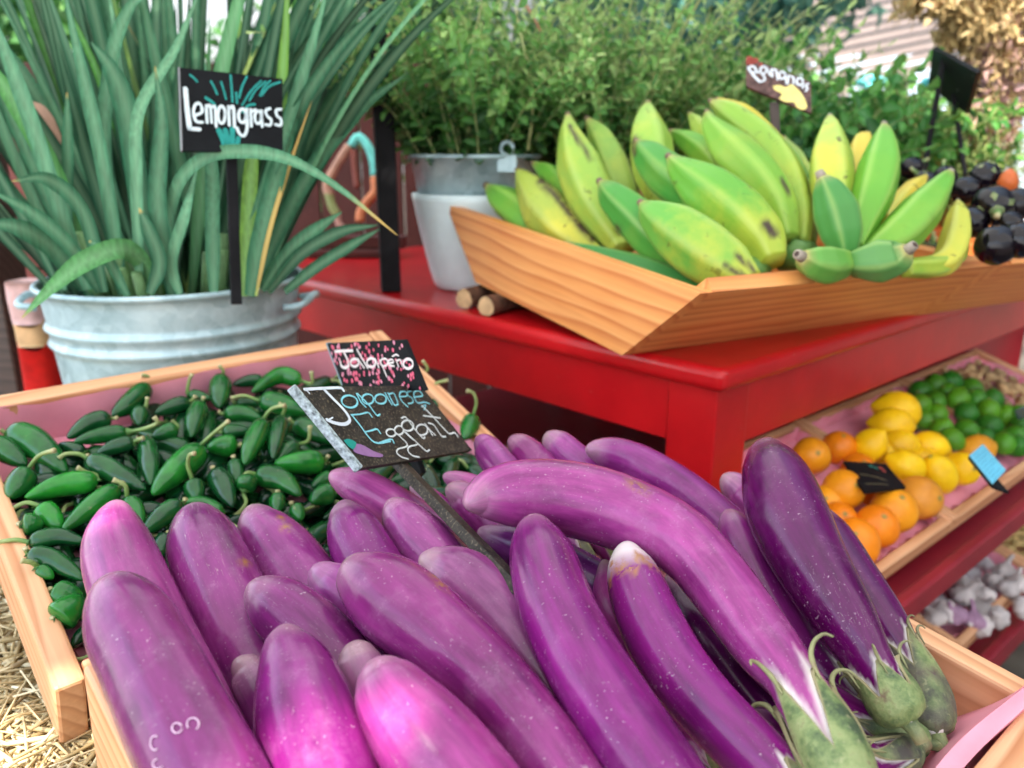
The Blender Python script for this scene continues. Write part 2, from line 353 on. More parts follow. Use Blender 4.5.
# (label, tone rgb, points (px,py,halfwidth px), h_tip, h_end in cm above the rim, index where calyx starts (None: automatic), sepal phase)
EGG=[
("fat mauve eggplant with ring-shaped scars, against the crate's left board",(0.176,0.019,0.128),[(108,582,0),(122,609,37),(145,652,46),(178,720,52),(214,790,56),(256,875,54),(290,945,38)],5.5,1.5,None,0),
("pale mauve eggplant with sunlit tip, half hidden behind the fat lower-left eggplant",(0.239,0.036,0.171),[(118,503,0),(116,522,21),(118,548,33),(130,585,38),(155,640,40),(200,720,38),(245,800,34),(275,850,24)],3.5,-3,None,0),
("upright mauve eggplant second along the back rim, frosted with pale flecks",(0.186,0.022,0.140),[(193,508,0),(198,527,27),(209,560,38),(228,605,41),(250,655,42),(285,730,40),(330,810,34),(350,845,24)],4.5,-2.5,None,0),
("mauve eggplant with a small orange scar near its tip, over the peppers",(0.202,0.026,0.152),[(250,508,0),(259,524,22),(276,548,33),(300,580,37),(330,625,37),(370,690,34),(400,735,26)],3.5,-3,None,0),
("purple eggplant with blunt tip pointing left, just above the sunlit one",(0.155,0.016,0.117),[(249,584,0),(262,594,22),(285,612,33),(315,640,37),(350,680,37),(400,745,36),(450,800,26)],4,-2,None,0),
("small lilac eggplant tip wedged left of the biggest middle eggplant",(0.206,0.031,0.171),[(312,567,0),(322,576,18),(345,598,28),(380,640,32),(420,700,32),(460,760,24)],2.5,-3.5,None,0),
("large magenta-mauve eggplant in mid heap with a tan scar on its upper side",(0.186,0.019,0.128),[(350,562,0),(361,576,28),(385,594,42),(415,617,45),(447,643,43),(485,678,41),(520,718,40),(560,772,40),(600,835,36),(620,868,24)],6,2,None,0),
("glossy purple eggplant standing in bright sun at the bottom of the picture",(0.186,0.013,0.140),[(286,627,0),(287,645,24),(296,675,40),(305,715,51),(318,768,57),(340,830,56),(370,900,48),(390,945,34)],6.5,2,None,0),
("pink eggplant at the bottom with a sun patch on its blunt tip",(0.259,0.031,0.171),[(372,662,0),(380,676,27),(398,705,42),(428,743,52),(465,787,54),(510,842,52),(550,890,38)],6.5,2,None,0),
("eggplant with dull grey-green tip peeping out left of the sunlit eggplant",(0.176,0.026,0.140),[(234,660,0),(245,668,16),(258,690,23),(280,730,28),(300,780,28),(325,830,22)],1,-3.5,None,0),
("greyish eggplant tip between the sunlit eggplant and the pink one",(0.171,0.044,0.125),[(351,643,0),(356,655,19),(364,680,25),(387,730,28),(420,790,28),(450,840,20)],1,-3.5,None,0),
("dusky grey-lilac eggplant lying right behind the biggest middle one, below the sign stake",(0.218,0.049,0.163),[(419,557,0),(431,562,17),(458,580,35),(500,618,40),(540,670,38),(580,730,36),(610,780,26)],3.5,-2,None,0),
("long glossy magenta-purple eggplant running from the centre to the bottom edge",(0.155,0.007,0.120),[(535,518,0),(536,535,22),(543,562,34),(558,610,39),(583,662,42),(629,735,45),(680,805,43),(720,865,36),(738,895,24)],6.5,2,None,0),
("purple eggplant with a white and brown scabbed tip",(0.150,0.008,0.117),[(627,544,0),(628,558,17),(634,580,27),(650,622,32),(676,668,33),(712,712,32),(755,755,32),(800,795,28),(820,815,20)],5.5,1.5,None,0),
("longest pink-mauve eggplant lying diagonally on top of the heap, green calyx with curled sepals",(0.259,0.033,0.178),[(467,505,0),(477,499,17),(505,494,32),(560,497,38),(621,513,39),(690,549,35),(761,640,34),(791,677,28),(808,706,30),(826,738,34),(843,772,32),(858,800,22),(866,815,10)],8.5,5,8,1.13),
("dark purple eggplant at the right leaning highest against the crate's right board, brown-green calyx",(0.077,0.002,0.061),[(766,443,0),(768,458,22),(777,483,35),(790,520,40),(812,565,37),(845,620,32),(866,655,25),(879,676,23),(892,697,26),(904,715,22),(910,724,9)],9.5,2,7,1.0),
("thin dark eggplant with speckled calyx squeezed between the tall dark one and the right board",(0.083,0.004,0.066),[(818,508,0),(826,525,16),(850,570,24),(880,618,25),(901,650,20),(915,675,22),(926,702,24),(934,726,18),(938,737,8)],4.5,-1,4,0.2),
("pink-tipped purple eggplant in the gap left of the tall dark one",(0.145,0.011,0.113),[(727,511,0),(733,524,15),(748,555,22),(772,605,24),(800,650,23),(832,682,22),(850,697,20),(868,708,14),(876,712,6)],5,-1.5,5,0.3),
("pale lilac eggplant tip peeping out behind the pink-tipped one, near the red table leg",(0.269,0.049,0.194),[(722,475,0),(732,484,14),(750,502,20),(785,545,22),(820,590,22),(845,625,16)],4,-3,None,0),
("purple eggplant lying along the back behind the longest one, pale blunt tip",(0.186,0.018,0.144),[(586,449,0),(596,450,11),(628,459,19),(665,480,22),(703,506,22),(745,545,22),(790,600,20),(805,622,14)],5.5,0,None,0),
("small lilac eggplant tip standing alone before the dark gap under the table",(0.218,0.031,0.171),[(545,434,0),(552,440,12),(570,455,16),(600,480,17),(635,515,17),(660,545,12)],4.5,-1.5,None,0),
("reddish-mauve eggplant tip in the middle of three in the back row",(0.186,0.018,0.125),[(509,438,0),(519,445,13),(535,462,18),(560,490,20),(600,530,20),(640,575,14)],4,-2.5,None,0),
("lilac eggplant tip just right of the chalkboard sign's corner",(0.228,0.036,0.184),[(477,437,0),(484,444,12),(497,462,17),(525,495,18),(560,535,18),(590,570,12)],3.5,-3,None,0),
("light pink eggplant showing as a crescent behind another, right of the sign stake",(0.285,0.049,0.194),[(443,475,0),(455,480,10),(478,494,17),(512,522,19),(545,560,19),(570,590,12)],2.5,-3,None,0),
("dull mauve eggplant right beside the sign stake, in front of a light pink crescent",(0.206,0.029,0.148),[(446,487,0),(458,493,14),(480,512,20),(510,543,21),(545,585,19),(565,610,12)],3.5,-3,None,0),
("small cream-tipped eggplant just left of the sign stake",(0.218,0.026,0.156),[(410,486,0),(420,492,9),(440,512,15),(470,550,17),(505,595,16),(525,620,10)],2,-3.5,None,0),
("smooth pink eggplant lying under the lower left corner of the eggplant sign",(0.301,0.053,0.203),[(329,474,0),(341,479,13),(365,490,20),(400,511,22),(440,542,23),(490,590,22),(520,625,14)],4.5,-2,None,0),
("deep purple stubby eggplant below the smooth pink one, left of the sign stake",(0.139,0.009,0.109),[(343,502,0),(346,514,17),(354,533,27),(367,558,31),(390,595,31),(425,645,28),(445,675,18)],4.5,-2,None,0),
("pale dusty mauve eggplant at the foot of the sign stake",(0.239,0.042,0.178),[(390,501,0),(398,513,18),(415,535,28),(440,560,31),(480,600,31),(530,655,29),(550,680,18)],4.5,-1.5,None,0),
("shaded violet eggplant running under the longest one, behind the long glossy one",(0.134,0.022,0.140),[(478,530,0),(490,537,14),(530,553,24),(575,575,27),(620,605,27),(670,660,25),(690,685,16)],1.5,-3,None,0),
("sliver of pink eggplant left of the white-scabbed tip",(0.248,0.031,0.171),[(604,560,0),(606,572,10),(615,602,21),(645,660,26),(690,730,26),(715,770,18)],1,-3.5,None,0),
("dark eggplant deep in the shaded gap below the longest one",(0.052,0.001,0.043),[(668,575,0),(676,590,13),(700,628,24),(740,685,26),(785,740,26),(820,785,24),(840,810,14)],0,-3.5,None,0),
("eggplant with pale green calyx lying crosswise under the longest one's stem",(0.155,0.011,0.117),[(735,640,0),(748,650,14),(785,680,22),(830,706,22),(862,722,21),(885,731,21),(908,739,19),(922,742,13),(928,744,6)],0.5,-1.5,4,0.4),
("eggplant with purple-brown wrinkled stem end, nearest the front paper fold",(0.113,0.004,0.086),[(740,715,0),(755,722,14),(800,742,22),(848,760,22),(872,763,20),(890,758,20),(907,752,16),(915,749,8)],1,-1.5,4,0.9),
]
Z={'a':(0,360,5.12),'b':(160,360,5.12),'c':(0,460,5.12),'d':(180,440,5.12),'e':(280,320,5.12),'f':(0,580,4.083)}
# zone, body (shoulder .. tip), halfwidth, stem points from the shoulder, tone 0 dark..1 bright, bump cm, label
CH=[
('a',[(50,370),(190,440),(340,575)],82,[(30,375),(5,365)],.35,.6,"broad jalapeno at the far left of the heap, brown crack around its shoulder"),
('a',[(-30,415),(50,480),(135,540)],58,[(-50,410),(-80,400)],.25,.5,"jalapeno cut by the picture's left edge, below the broad cracked one"),
('a',[(140,575),(95,640),(45,705)],66,[(145,560),(200,490),(280,462)],.3,1.5,"round jalapeno hanging by a long arched stem at the left board"),
('a',[(500,620),(320,640),(125,705)],62,[(490,590),(440,575),(395,550)],.95,1.4,"bright green shiny jalapeno lying level near the left board"),
('c',[(605,145),(470,240),(318,362)],58,[(615,140),(630,125)],.6,1.7,"long wet-looking jalapeno sloping down left beside the pale eggplant tip"),
('c',[(655,205),(690,260),(725,330)],52,[(650,190),(640,130),(578,100)],.4,1.5,"jalapeno with a hooked yellow-green stem, touching the pale eggplant tip"),
('a',[(450,510),(590,580),(745,665)],60,[(440,500),(400,480),(335,482),(300,505)],.15,1.2,"dark jalapeno with a long pale stem curling to the left"),
('a',[(755,135),(665,220),(573,288)],54,[(762,120),(757,85),(725,76)],.2,.8,"jalapeno propped upright against the pink paper, stem hooked at the top"),
('a',[(565,300),(460,325),(345,400)],52,[(575,300),(600,305)],.15,.5,"dull dark jalapeno lying at the pink paper, left of the propped one"),
('a',[(650,370),(520,385),(378,420)],44,[(690,362),(745,350),(805,322),(790,292)],.3,1.0,"slim jalapeno pointing left with thick curled green stem"),
('a',[(720,255),(715,290),(712,335)],44,[(745,245),(757,200)],.15,.7,"stubby jalapeno with a pale dry stem, right below the propped one"),
('a',[(685,420),(590,445),(490,485)],42,[(700,412),(735,408)],.1,.8,"small dark jalapeno below the slim left-pointing one"),
('a',[(748,405),(765,520),(772,640)],52,[(738,405),(700,412)],.2,1.3,"jalapeno pointing straight down in the left half of the heap"),
('b',[(212,455),(90,560),(-40,690)],74,[(205,440),(280,370),(352,312)],.6,1.2,"large green jalapeno with a long straight stem pointing up right"),
('a',[(905,350),(840,375),(775,400)],44,[(910,340),(880,318)],.25,.8,"stout jalapeno with frayed pale calyx, mid left"),
('a',[(965,215),(880,240),(790,275)],42,[(985,205),(1000,195)],.1,.5,"dark blue-green jalapeno lying along the back paper"),
('b',[(205,225),(180,310),(160,395)],52,[(215,212),(225,200)],.3,1.1,"jalapeno with a brown seam standing point down at the back"),
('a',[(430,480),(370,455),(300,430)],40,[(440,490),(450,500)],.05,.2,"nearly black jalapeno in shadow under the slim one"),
('b',[(150,178),(200,185),(262,200)],30,[(140,165),(150,105),(163,75)],.2,.5,"jalapeno with a reddish upright stem at the back paper"),
('b',[(312,95),(308,165),(302,245)],56,[(316,82),(325,58),(303,28)],.25,.9,"jalapeno hanging point down from a thin wispy stem at the back paper"),
('b',[(525,100),(450,108),(372,128)],32,[(540,100),(555,98)],.1,.3,"thin teal-dark jalapeno at the back beside the big curved one"),
('b',[(722,108),(610,80),(470,165)],46,[(740,112),(778,118),(775,58)],.55,.7,"big curved jalapeno bowed like an arch at the back"),
('b',[(515,205),(630,235),(750,275)],58,[(500,205),(430,182),(362,195)],.4,1.1,"jalapeno with a thick pale stem ending in a round cut, pointing right"),
('b',[(330,275),(430,275),(525,305)],42,[(315,275),(300,272)],.3,.7,"jalapeno lying level in the middle of the back half"),
('b',[(390,218),(450,218),(505,230)],24,[(380,215),(370,212)],.2,.4,"thin jalapeno under the thick pale stem"),
('b',[(532,318),(480,420),(432,535)],56,[(532,300),(572,250),(640,232)],.4,2.0,"speckled jalapeno hanging left from an arched stem, first of a pair"),
('b',[(622,300),(600,390),(578,505)],48,[(628,282),(640,240),(610,225)],.15,1.8,"dull jalapeno hanging beside the speckled one, second of a pair"),
('b',[(320,370),(400,365),(475,372)],36,[(305,370),(290,372)],.25,.6,"jalapeno half buried left of the speckled hanging one"),
('b',[(395,440),(320,440),(238,455)],56,[(405,440),(415,440)],.7,1.0,"plump bright jalapeno facing out of the heap's centre"),
('b',[(700,440),(650,470),(590,520)],50,[(712,432),(760,410),(768,338)],.2,1.3,"jalapeno with a C-shaped stem left of the eggplant sign"),
('b',[(690,325),(790,370),(905,425)],54,[(675,318),(660,310)],.3,.9,"jalapeno sliding under the eggplant sign's white edge"),
('b',[(840,520),(720,525),(585,530)],62,[(850,508),(862,500)],.75,1.6,"bright jalapeno with a stubby round brown stem end, below the sign"),
('b',[(490,592),(610,610),(722,695)],60,[(488,585),(450,577),(412,608)],.35,1.6,"curved jalapeno with dry pale stem pointing left, before the eggplants"),
('b',[(282,575),(325,650),(372,755)],60,[(275,565),(268,555)],.1,1.2,"dark matte jalapeno sloping down right in front"),
('b',[(168,625),(180,670),(195,730)],54,[(163,605),(143,545),(150,490),(178,478)],.25,1.3,"jalapeno seen end on with a tall bent stem"),
('b',[(380,520),(392,580),(402,650)],44,[(378,508),(376,500)],.2,1.0,"jalapeno with pale ridge standing between two dark ones"),
('d',[(330,255),(342,215),(350,180)],52,[(325,275),(338,320),(305,368),(262,398)],.25,1.4,"jalapeno turned upside down, stem curling toward the eggplants"),
('d',[(500,285),(500,325),(498,372)],42,[(500,278),(500,270)],.35,1.2,"small jalapeno point down beside the scarred eggplant"),
('d',[(585,345),(605,370),(625,410)],40,[(575,335),(570,328)],.45,.8,"smallest green jalapeno low among the eggplant tips"),
('d',[(790,270),(725,285),(670,320)],56,[(805,262),(815,255)],.35,1.0,"jalapeno with a pale stripe beside the deep purple eggplant"),
('d',[(770,185),(725,210),(675,245)],40,[(780,178),(790,172)],.3,.6,"jalapeno above the pale-striped one, under the sign"),
('d',[(215,385),(120,330),(0,318)],44,[(225,398),(262,430),(312,462)],.4,1.4,"long jalapeno behind the upright eggplant, stem slanting down right"),
('c',[(930,225),(830,290),(730,375)],58,[(940,218),(950,210)],.15,1.3,"dark jalapeno between the pale eggplant tip and the upright one"),
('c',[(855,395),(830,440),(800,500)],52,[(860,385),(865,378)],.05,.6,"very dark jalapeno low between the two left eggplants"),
('c',[(212,250),(255,290),(310,350)],62,[(210,240),(140,218),(75,243),(38,282)],.85,1.8,"bright jalapeno with long downward hooked stem on the left board"),
('c',[(115,335),(165,330),(225,332)],58,[(105,335),(98,335)],.35,.9,"glossy round jalapeno under the hooked stem at the left board"),
('c',[(150,425),(290,395),(440,420)],50,[(140,420),(80,408),(0,420),(-40,425)],.15,1.7,"dark jalapeno whose long stem sticks out over the left board"),
('c',[(145,480),(280,520),(430,615)],56,[(138,470),(130,462)],.2,1.5,"shiny dark jalapeno pointing down right beside the left board"),
('c',[(195,555),(235,580),(275,605)],34,[(190,545),(160,525),(108,515)],.6,1.4,"tiny jalapeno with pale stem poking over the left board"),
('c',[(270,680),(340,700),(430,720)],74,[(262,675),(255,670)],.55,1.0,"plump jalapeno near the front left behind the fat eggplant"),
('f',[(232,165),(270,130),(335,60)],66,[(225,165),(215,160)],.6,1.2,"jalapeno with tan stem scar nearest the front corner of its crate"),
('f',[(350,205),(325,235),(292,270)],28,[(355,198),(360,190)],.05,.2,"tiny black-green jalapeno on bare pink paper in the front corner"),
('f',[(388,300),(410,285),(440,270)],24,[(380,302),(325,325),(268,312)],.3,.2,"jalapeno hidden but for its yellow stem in the front corner"),
('e',[(985,505),(970,550),(945,610)],50,[(990,485),(1005,425),(990,375),(955,362)],.45,1.8,"jalapeno at the crate's right board with tall hooked stem, beside the eggplant sign"),
('e',[(815,375),(810,410),(795,450)],40,[(785,362),(800,325),(860,308)],.15,1.0,"dark jalapeno between the two chalkboard signs at the right board, stem bent right"),
('e',[(735,290),(728,312),(718,345)],28,[(738,280),(755,245),(730,208)],.5,1.2,"jalapeno with bright curled stem right of the jalapeno sign"),
('e',[(870,495),(900,510),(940,530)],34,[(862,490),(855,485)],.1,.5,"dark jalapeno right behind the eggplant sign's right edge"),
]

OFF_E=[(-0.0104, -0.018), (-0.0042, -0.016), (0.024, 0.0374), (0.0161, 0.0321), (-0.0066, 0.0129), (-0.0185, 0.0039), (0.0, 0.0), (0.0151, 0.0133), (0.0, 0.0), (-0.0198, -0.0081), (-0.0499, -0.0168), (-0.0226, -0.0024), (-0.0113, -0.0021), (-0.0162, -0.0), (0.0114, 0.0055), (0.0, 0.0), (0.0002, 0.0052), (0.0011, 0.0042), (0.0, 0.0), (0.0, 0.0), (0.0015, 0.0003), (0.013, 0.0082), (-0.0022, -0.0005), (-0.0043, 0.0093), (-0.0017, 0.0089), (0.0077, 0.0078), (0.0044, 0.0086), (0.004, 0.0096), (0.0082, 0.0163), (-0.0223, 0.0038), (-0.0269, -0.0025), (0.006, 0.0068), (-0.0096, -0.0004), (-0.0005, -0.0126)]
OFF_C=[(0.0027, 0.0004), (-0.0027, -0.0004), (0.0, 0.0), (0.0, 0.0), (0.0, 0.0019), (0.0, 0.0), (0.0, 0.0), (0.0003, 0.0009), (-0.0006, 0.0), (0.0, -0.0007), (-0.0006, 0.0), (-0.012, 0.0), (0.0058, 0.0014), (-0.0045, 0.0), (0.0, 0.0048), (0.0, 0.0), (0.0, 0.0), (0.0004, 0.0003), (0.0, -0.0038), (0.0014, 0.0024), (0.0, 0.0), (0.0, 0.0), (-0.0027, 0.0), (0.0, 0.0), (0.0001, 0.0026), (0.0, 0.0), (-0.0034, -0.0058), (0.0, 0.0), (0.0, 0.0045), (0.0046, 0.0046), (0.0, 0.0), (0.0, 0.0), (0.0059, 0.0), (0.0, 0.0), (0.0, 0.0062), (0.0, 0.0019), (-0.0022, -0.0057), (0.0, 0.0), (0.0, 0.0), (0.0, 0.0), (0.0, 0.0), (-0.0014, 0.0027), (-0.0075, 0.0), (0.0, 0.0), (0.0085, 0.0082), (-0.0082, -0.0083), (0.0014, -0.001), (-0.0008, 0.0009), (-0.0022, -0.0003), (0.0029, 0.0038), (-0.0021, -0.0046), (0.0, 0.0), (0.0, 0.0), (0.0, 0.0), (0.0, 0.0), (0.0, 0.0), (0.0, 0.0)]

# ================================================================== EGGPLANTS AND PEPPERS
eP = U(85, 665, .52); eE = az(49); eB = az(-40, 7); eN = unit(np.cross(eE, eB))     # eggplant crate: corner, along the back, towards the back, up
cP = U(56, 690, .60); cE = az(49); cB = az(-41.8, 20.4); cN = unit(np.cross(cE, cB))  # pepper crate
def lerp_arc(P, n):
    P = np.array(P, float)
    s = np.concatenate([[0], np.cumsum(np.linalg.norm(np.diff(P[:, :2], axis=0), axis=1))]); s /= s[-1]
    return s, P
def eggplant(i):
    lab, tone, pts, h0, h1, ci, ph = EGG[i]
    s, P = lerp_arc(pts, 0); oa, ob = OFF_E[i]
    m = len(P); NS = 56
    u = np.concatenate([np.linspace(0, 1, 14) ** 1.8, np.linspace(1, m - 1, NS - 13)[1:]])
    S3 = crspline(P, 2)  # noqa
    def at(uu):
        k = min(int(uu), m - 2); t = uu - k
        Q = np.vstack([2 * P[0] - P[1], P, 2 * P[-1] - P[-2]]); a, b, c, d = Q[k:k + 4]
        q = .5 * ((2 * b) + (-a + c) * t + (2 * a - 5 * b + 4 * c - d) * t * t + (-a + 3 * b - 3 * c + d) * t ** 3)
        if k == 0:   # round blunt tip
            q[:2] = b[:2] + (c[:2] - b[:2]) * t
        ss = s[k] + (s[k + 1] - s[k]) * t
        if k < 2:    # blunt rounded tip: a smooth dome through the first two sections
            x1, x2, y1, y2 = s[1], s[2], P[1][2] ** 2, P[2][2] ** 2
            bb = (y2 / x2 - y1 / x1) / (x2 - x1); aa = y1 / x1 - bb * x1; q[2] = math.sqrt(max(.05, aa * ss + bb * ss * ss))
        return q, ss
    C3 = []; R = []; T = []
    for uu in u:
        q, t = at(uu); h = (h0 + (h1 - h0) * t) / 100
        d = depth(onplane(q[0], q[1], eP + eN * h, eN)) + oa * (1 - t) + ob * t
        C3.append(U(q[0], q[1], d)); R.append(max(q[2], .25) * d / FPX); T.append(t)
    C3 = np.array(C3); R = np.array(R); T = np.array(T)
    Lc = np.concatenate([[0], np.cumsum(np.linalg.norm(np.diff(C3, axis=0), axis=1))]); LEN = Lc[-1]
    tc = s[ci] if ci else 0.86
    if not ci:      # close the hidden stem end
        k = T > .93
        R[k] = R[k] * (1 - .55 * ((T[k] - .93) / .07) ** 2)
    # body: up to a little past the calyx line, then closing
    Rb = R.copy(); rc = np.interp(tc, T, R); k = T > tc; Rb[k] = np.minimum(R[k] - .0012, rc * (1 - .25 * (T[k] - tc) / (1 - tc)))
    Rb = np.maximum(Rb, .0006)
    seg = 40
    lob = rng.uniform(0, 6.28); amp = rng.uniform(.012, .03)
    V, F, al, an = tube(C3, Rb, seg, lambda th, ss: 1 + amp * np.cos(2 * th + lob) + .008 * np.cos(3 * th + lob * 2))
    tt = np.repeat(T, seg)
    tri = np.abs(((an + ph) * 5 / (2 * math.pi)) % 1 - .5) * 2          # 1 at a sepal tip, 0 in a valley
    t_tip = tc - (.016 if i == 14 else .012) / LEN; t_val = tc + (.054 if i == 14 else .024) / LEN
    edge = t_val + (t_tip - t_val) * tri ** .8
    pale = np.clip(1 - (edge - tt) / ((.027 if i == 14 else .008) / LEN), 0, 1)
    scab = np.zeros(len(V)); tipw = np.clip(1 - tt / (.022 / LEN * 1.0), 0, 1) * rng.uniform(.5, 1.)
    if i in (9, 10): tipw = np.clip(1 - tt / (.03 / LEN), 0, 1) * .8
    if i == 13:
        k = np.clip((.027 - tt * LEN) / .012, 0, 1); pale = np.maximum(pale, k * .82); scab = np.clip(1.15 - np.abs(tt * LEN - .026 - .004 * np.sin(an * 5) - .003 * np.sin(an * 11)) / .0055, 0, 1); tipw[:] = 0
    for (j, sx, sy, rr) in ((3, 287, 526, .005), (3, 281, 518, .004), (6, 443, 585, .006), (6, 433, 577, .005), (2, 243, 561, .005), (14, 632, 481, .006)):
        if j == i:
            D = V - CAM; px = 512 + FPX * (D @ CR) / (D @ CF); py = 384 - FPX * (D @ CU) / (D @ CF)
            mid = C3[np.argmin(np.hypot(*((C3 - CAM) @ np.stack([CR, CU], 1) / ((C3 - CAM) @ CF)[:, None] * FPX - np.array([sx - 512, 384 - sy])).T))]
            hit = np.linalg.norm(V - V[np.argmin(np.hypot(px - sx, py - sy) + 1e3 * ((D @ CF) > np.dot(mid - CAM, CF)))], axis=1)
            scab = np.maximum(scab, np.clip(1.3 - hit / rr, 0, 1))
    root = empty('eggplant', C3[len(C3) // 2] - np.array([0, 0, R.max()]), lab, 'eggplant', 'long purple eggplants')
    lv = np.stack([np.cos(an), np.sin(an), tt * LEN / .06], 1)
    mesh('body', V, F, MAT['egg'], root, attrs=dict(tip=tipw, pale=pale, scab=scab, lengthwise=lv), color=(*tone, .25 if max(tone) < .16 else (.6 if max(tone) < .26 else 1.)))
    # calyx with five pointed sepals
    rows = 16; Vc = []; rim = []
    Tn, Nn, Bn = frames(C3)
    def sample(t):
        f = np.interp(t, T, np.arange(len(T))); k = min(int(f), len(T) - 2); w = f - k
        lp = lambda A: A[k] * (1 - w) + A[k + 1] * w
        return lp(C3), lp(R), unit(lp(Nn)), unit(lp(Bn))
    sg = 60; th = np.arange(sg) * 2 * math.pi / sg
    trc = np.abs(((th + ph) * 5 / (2 * math.pi)) % 1 - .5) * 2
    ed = t_val + (t_tip - t_val) * trc ** .8
    lay = np.zeros((rows, sg, 3))
    for k in range(sg):
        for j in range(rows):
            t = ed[k] + (1.0 - ed[k]) * (j / (rows - 1)) ** 1.15
            c, r, nn, bb = sample(min(t, 1.0))
            lift = .0016 + (.0030 * trc[k] ** 6 if j == 0 else 0)
            rad = r * (1 + amp * math.cos(2 * th[k] + lob) * (1 - t)) + lift * (1 if j > 0 else 1)
            if j == rows - 1: rad = r * .6
            rad *= 1 + .02 * math.sin(5 * th[k] + 9 * t)
            lay[j, k] = c + nn * math.cos(th[k]) * rad + bb * math.sin(th[k]) * rad
    Vc = lay.reshape(-1, 3).tolist(); Fc = []
    for j in range(rows - 1):
        for k in range(sg): k2 = (k + 1) % sg; Fc.append((j * sg + k, (j + 1) * sg + k, (j + 1) * sg + k2, j * sg + k2))
    rimv = np.concatenate([np.ones(sg), np.full(sg, .4), np.zeros(sg * (rows - 2))])
    # under-layer so the sepals have thickness
    base = len(Vc); inner = lay[0].copy()
    for k in range(sg):
        c, r, nn, bb = sample(min(ed[k], 1.0)); inner[k] = c + nn * math.cos(th[k]) * r * .97 + bb * math.sin(th[k]) * r * .97
    Vc += inner.tolist(); rimv = np.concatenate([rimv, np.ones(sg)])
    for k in range(sg): k2 = (k + 1) % sg; Fc.append((base + k, k, k2, base + k2))
    parts = [(np.array(Vc), Fc, dict(rim=rimv))]
    if ci:          # curled sepal points
        for q in range(5):
            kk = int(round((((q + .0) / 5) * 2 * math.pi - ph) / (2 * math.pi) * sg)) % sg
            kk = max(range(sg), key=lambda z: trc[z] - .5 * min((z - kk) % sg, (kk - z) % sg) / sg * 10)
            p0 = lay[0, kk]; c, r, nn, bb = sample(ed[kk]); out = unit(p0 - c); bk = -unit(sample(min(1, ed[kk] + .03))[0] - c)
            L = rng.uniform(.013, .020) if i == 14 else rng.uniform(.007, .013); side = unit(np.cross(out, bk)) * rng.uniform(-.7, .7)
            path = [p0 - bk * .010 - out * .0012, p0 - out * .0002, p0 + bk * L * .3 + out * L * .15, p0 + bk * L * .5 + out * L * .45 + side * L * .2, p0 + bk * L * .45 + out * L * .8 + side * L * .5, p0 + bk * L * .2 + out * L * .95 + side * L * .75]
            pv, pf, pa, _ = tube(crspline(path, 14), (np.linspace(.0019, .0006, 14) * np.clip(np.linspace(.3, 3, 14), 0, 1)) * (1.15 if i == 14 else .8), 7)
            parts.append((pv, pf, dict(rim=np.full(len(pv), .6))))
    Vc, Fc, Ac = join(parts)
    mesh('calyx', Vc, Fc, MAT['calyx'], root, attrs=Ac, color=(1, 1, 1, (.15, .75, .6, .2, .1, .95)[(i * 5 + 3) % 6] if i != 33 else 1.) if i != 14 else (1, 1, 1, .05))
    # stem
    e0, e1 = C3[-1], C3[-1] + unit(C3[-1] - C3[-4]) * (.014 if not ci else .012); rr = R[-1]
    sv, sf, sa, _ = tube([C3[-2], e0, e0 * .5 + e1 * .5 + np.array([0, 0, .001]), e1], [rr * 1.0, max(rr, .004), max(rr * .85, .0035), max(rr * .8, .0032)], 12)
    mesh('stem', sv, sf, MAT['calyx'], root, attrs=dict(rim=np.clip(sa * 1.5 - .6, 0, 1)), color=(1, 1, 1, .4))
    if i == 0:      # ring scars on the skin
        D = V - CAM; px = 512 + FPX * (D @ CR) / (D @ CF); py = 384 - FPX * (D @ CU) / (D @ CF); dd = D @ CF
        rings = []
        for (sx, sy, rx, ry, a0, a1) in ((177, 728, 5, 5, 20, 350), (193, 724, 6, 6, -60, 220), (155, 743, 4.5, 7, 60, 300), (158, 764, 5, 5, 100, 330)):
            k = [j for j in np.argsort(np.hypot(px - sx, py - sy))[:8]]; k = min(k, key=lambda j: dd[j]); dep = dd[k]
            nrm = unit(V[k] - C3[np.argmin(np.linalg.norm(C3 - V[k], axis=1))]); pth = []
            for a in np.radians(np.linspace(a0, a1, 24)):
                pth.append(onplane(sx + rx * math.cos(a), sy - ry * math.sin(a), V[k] + nrm * .0004, nrm))
            pv, pf, _, _ = tube(pth, .00045, 6); rings.append((pv, pf, {}))
        rv, rf, _ = join(rings); o = mesh('ring_scar', rv, rf, MAT['obj'], root, color=(.62, .40, .55)); o['label'] = 'pale ring-shaped scars in the skin'
    return root
for i in range(len(EGG)): eggplant(i)

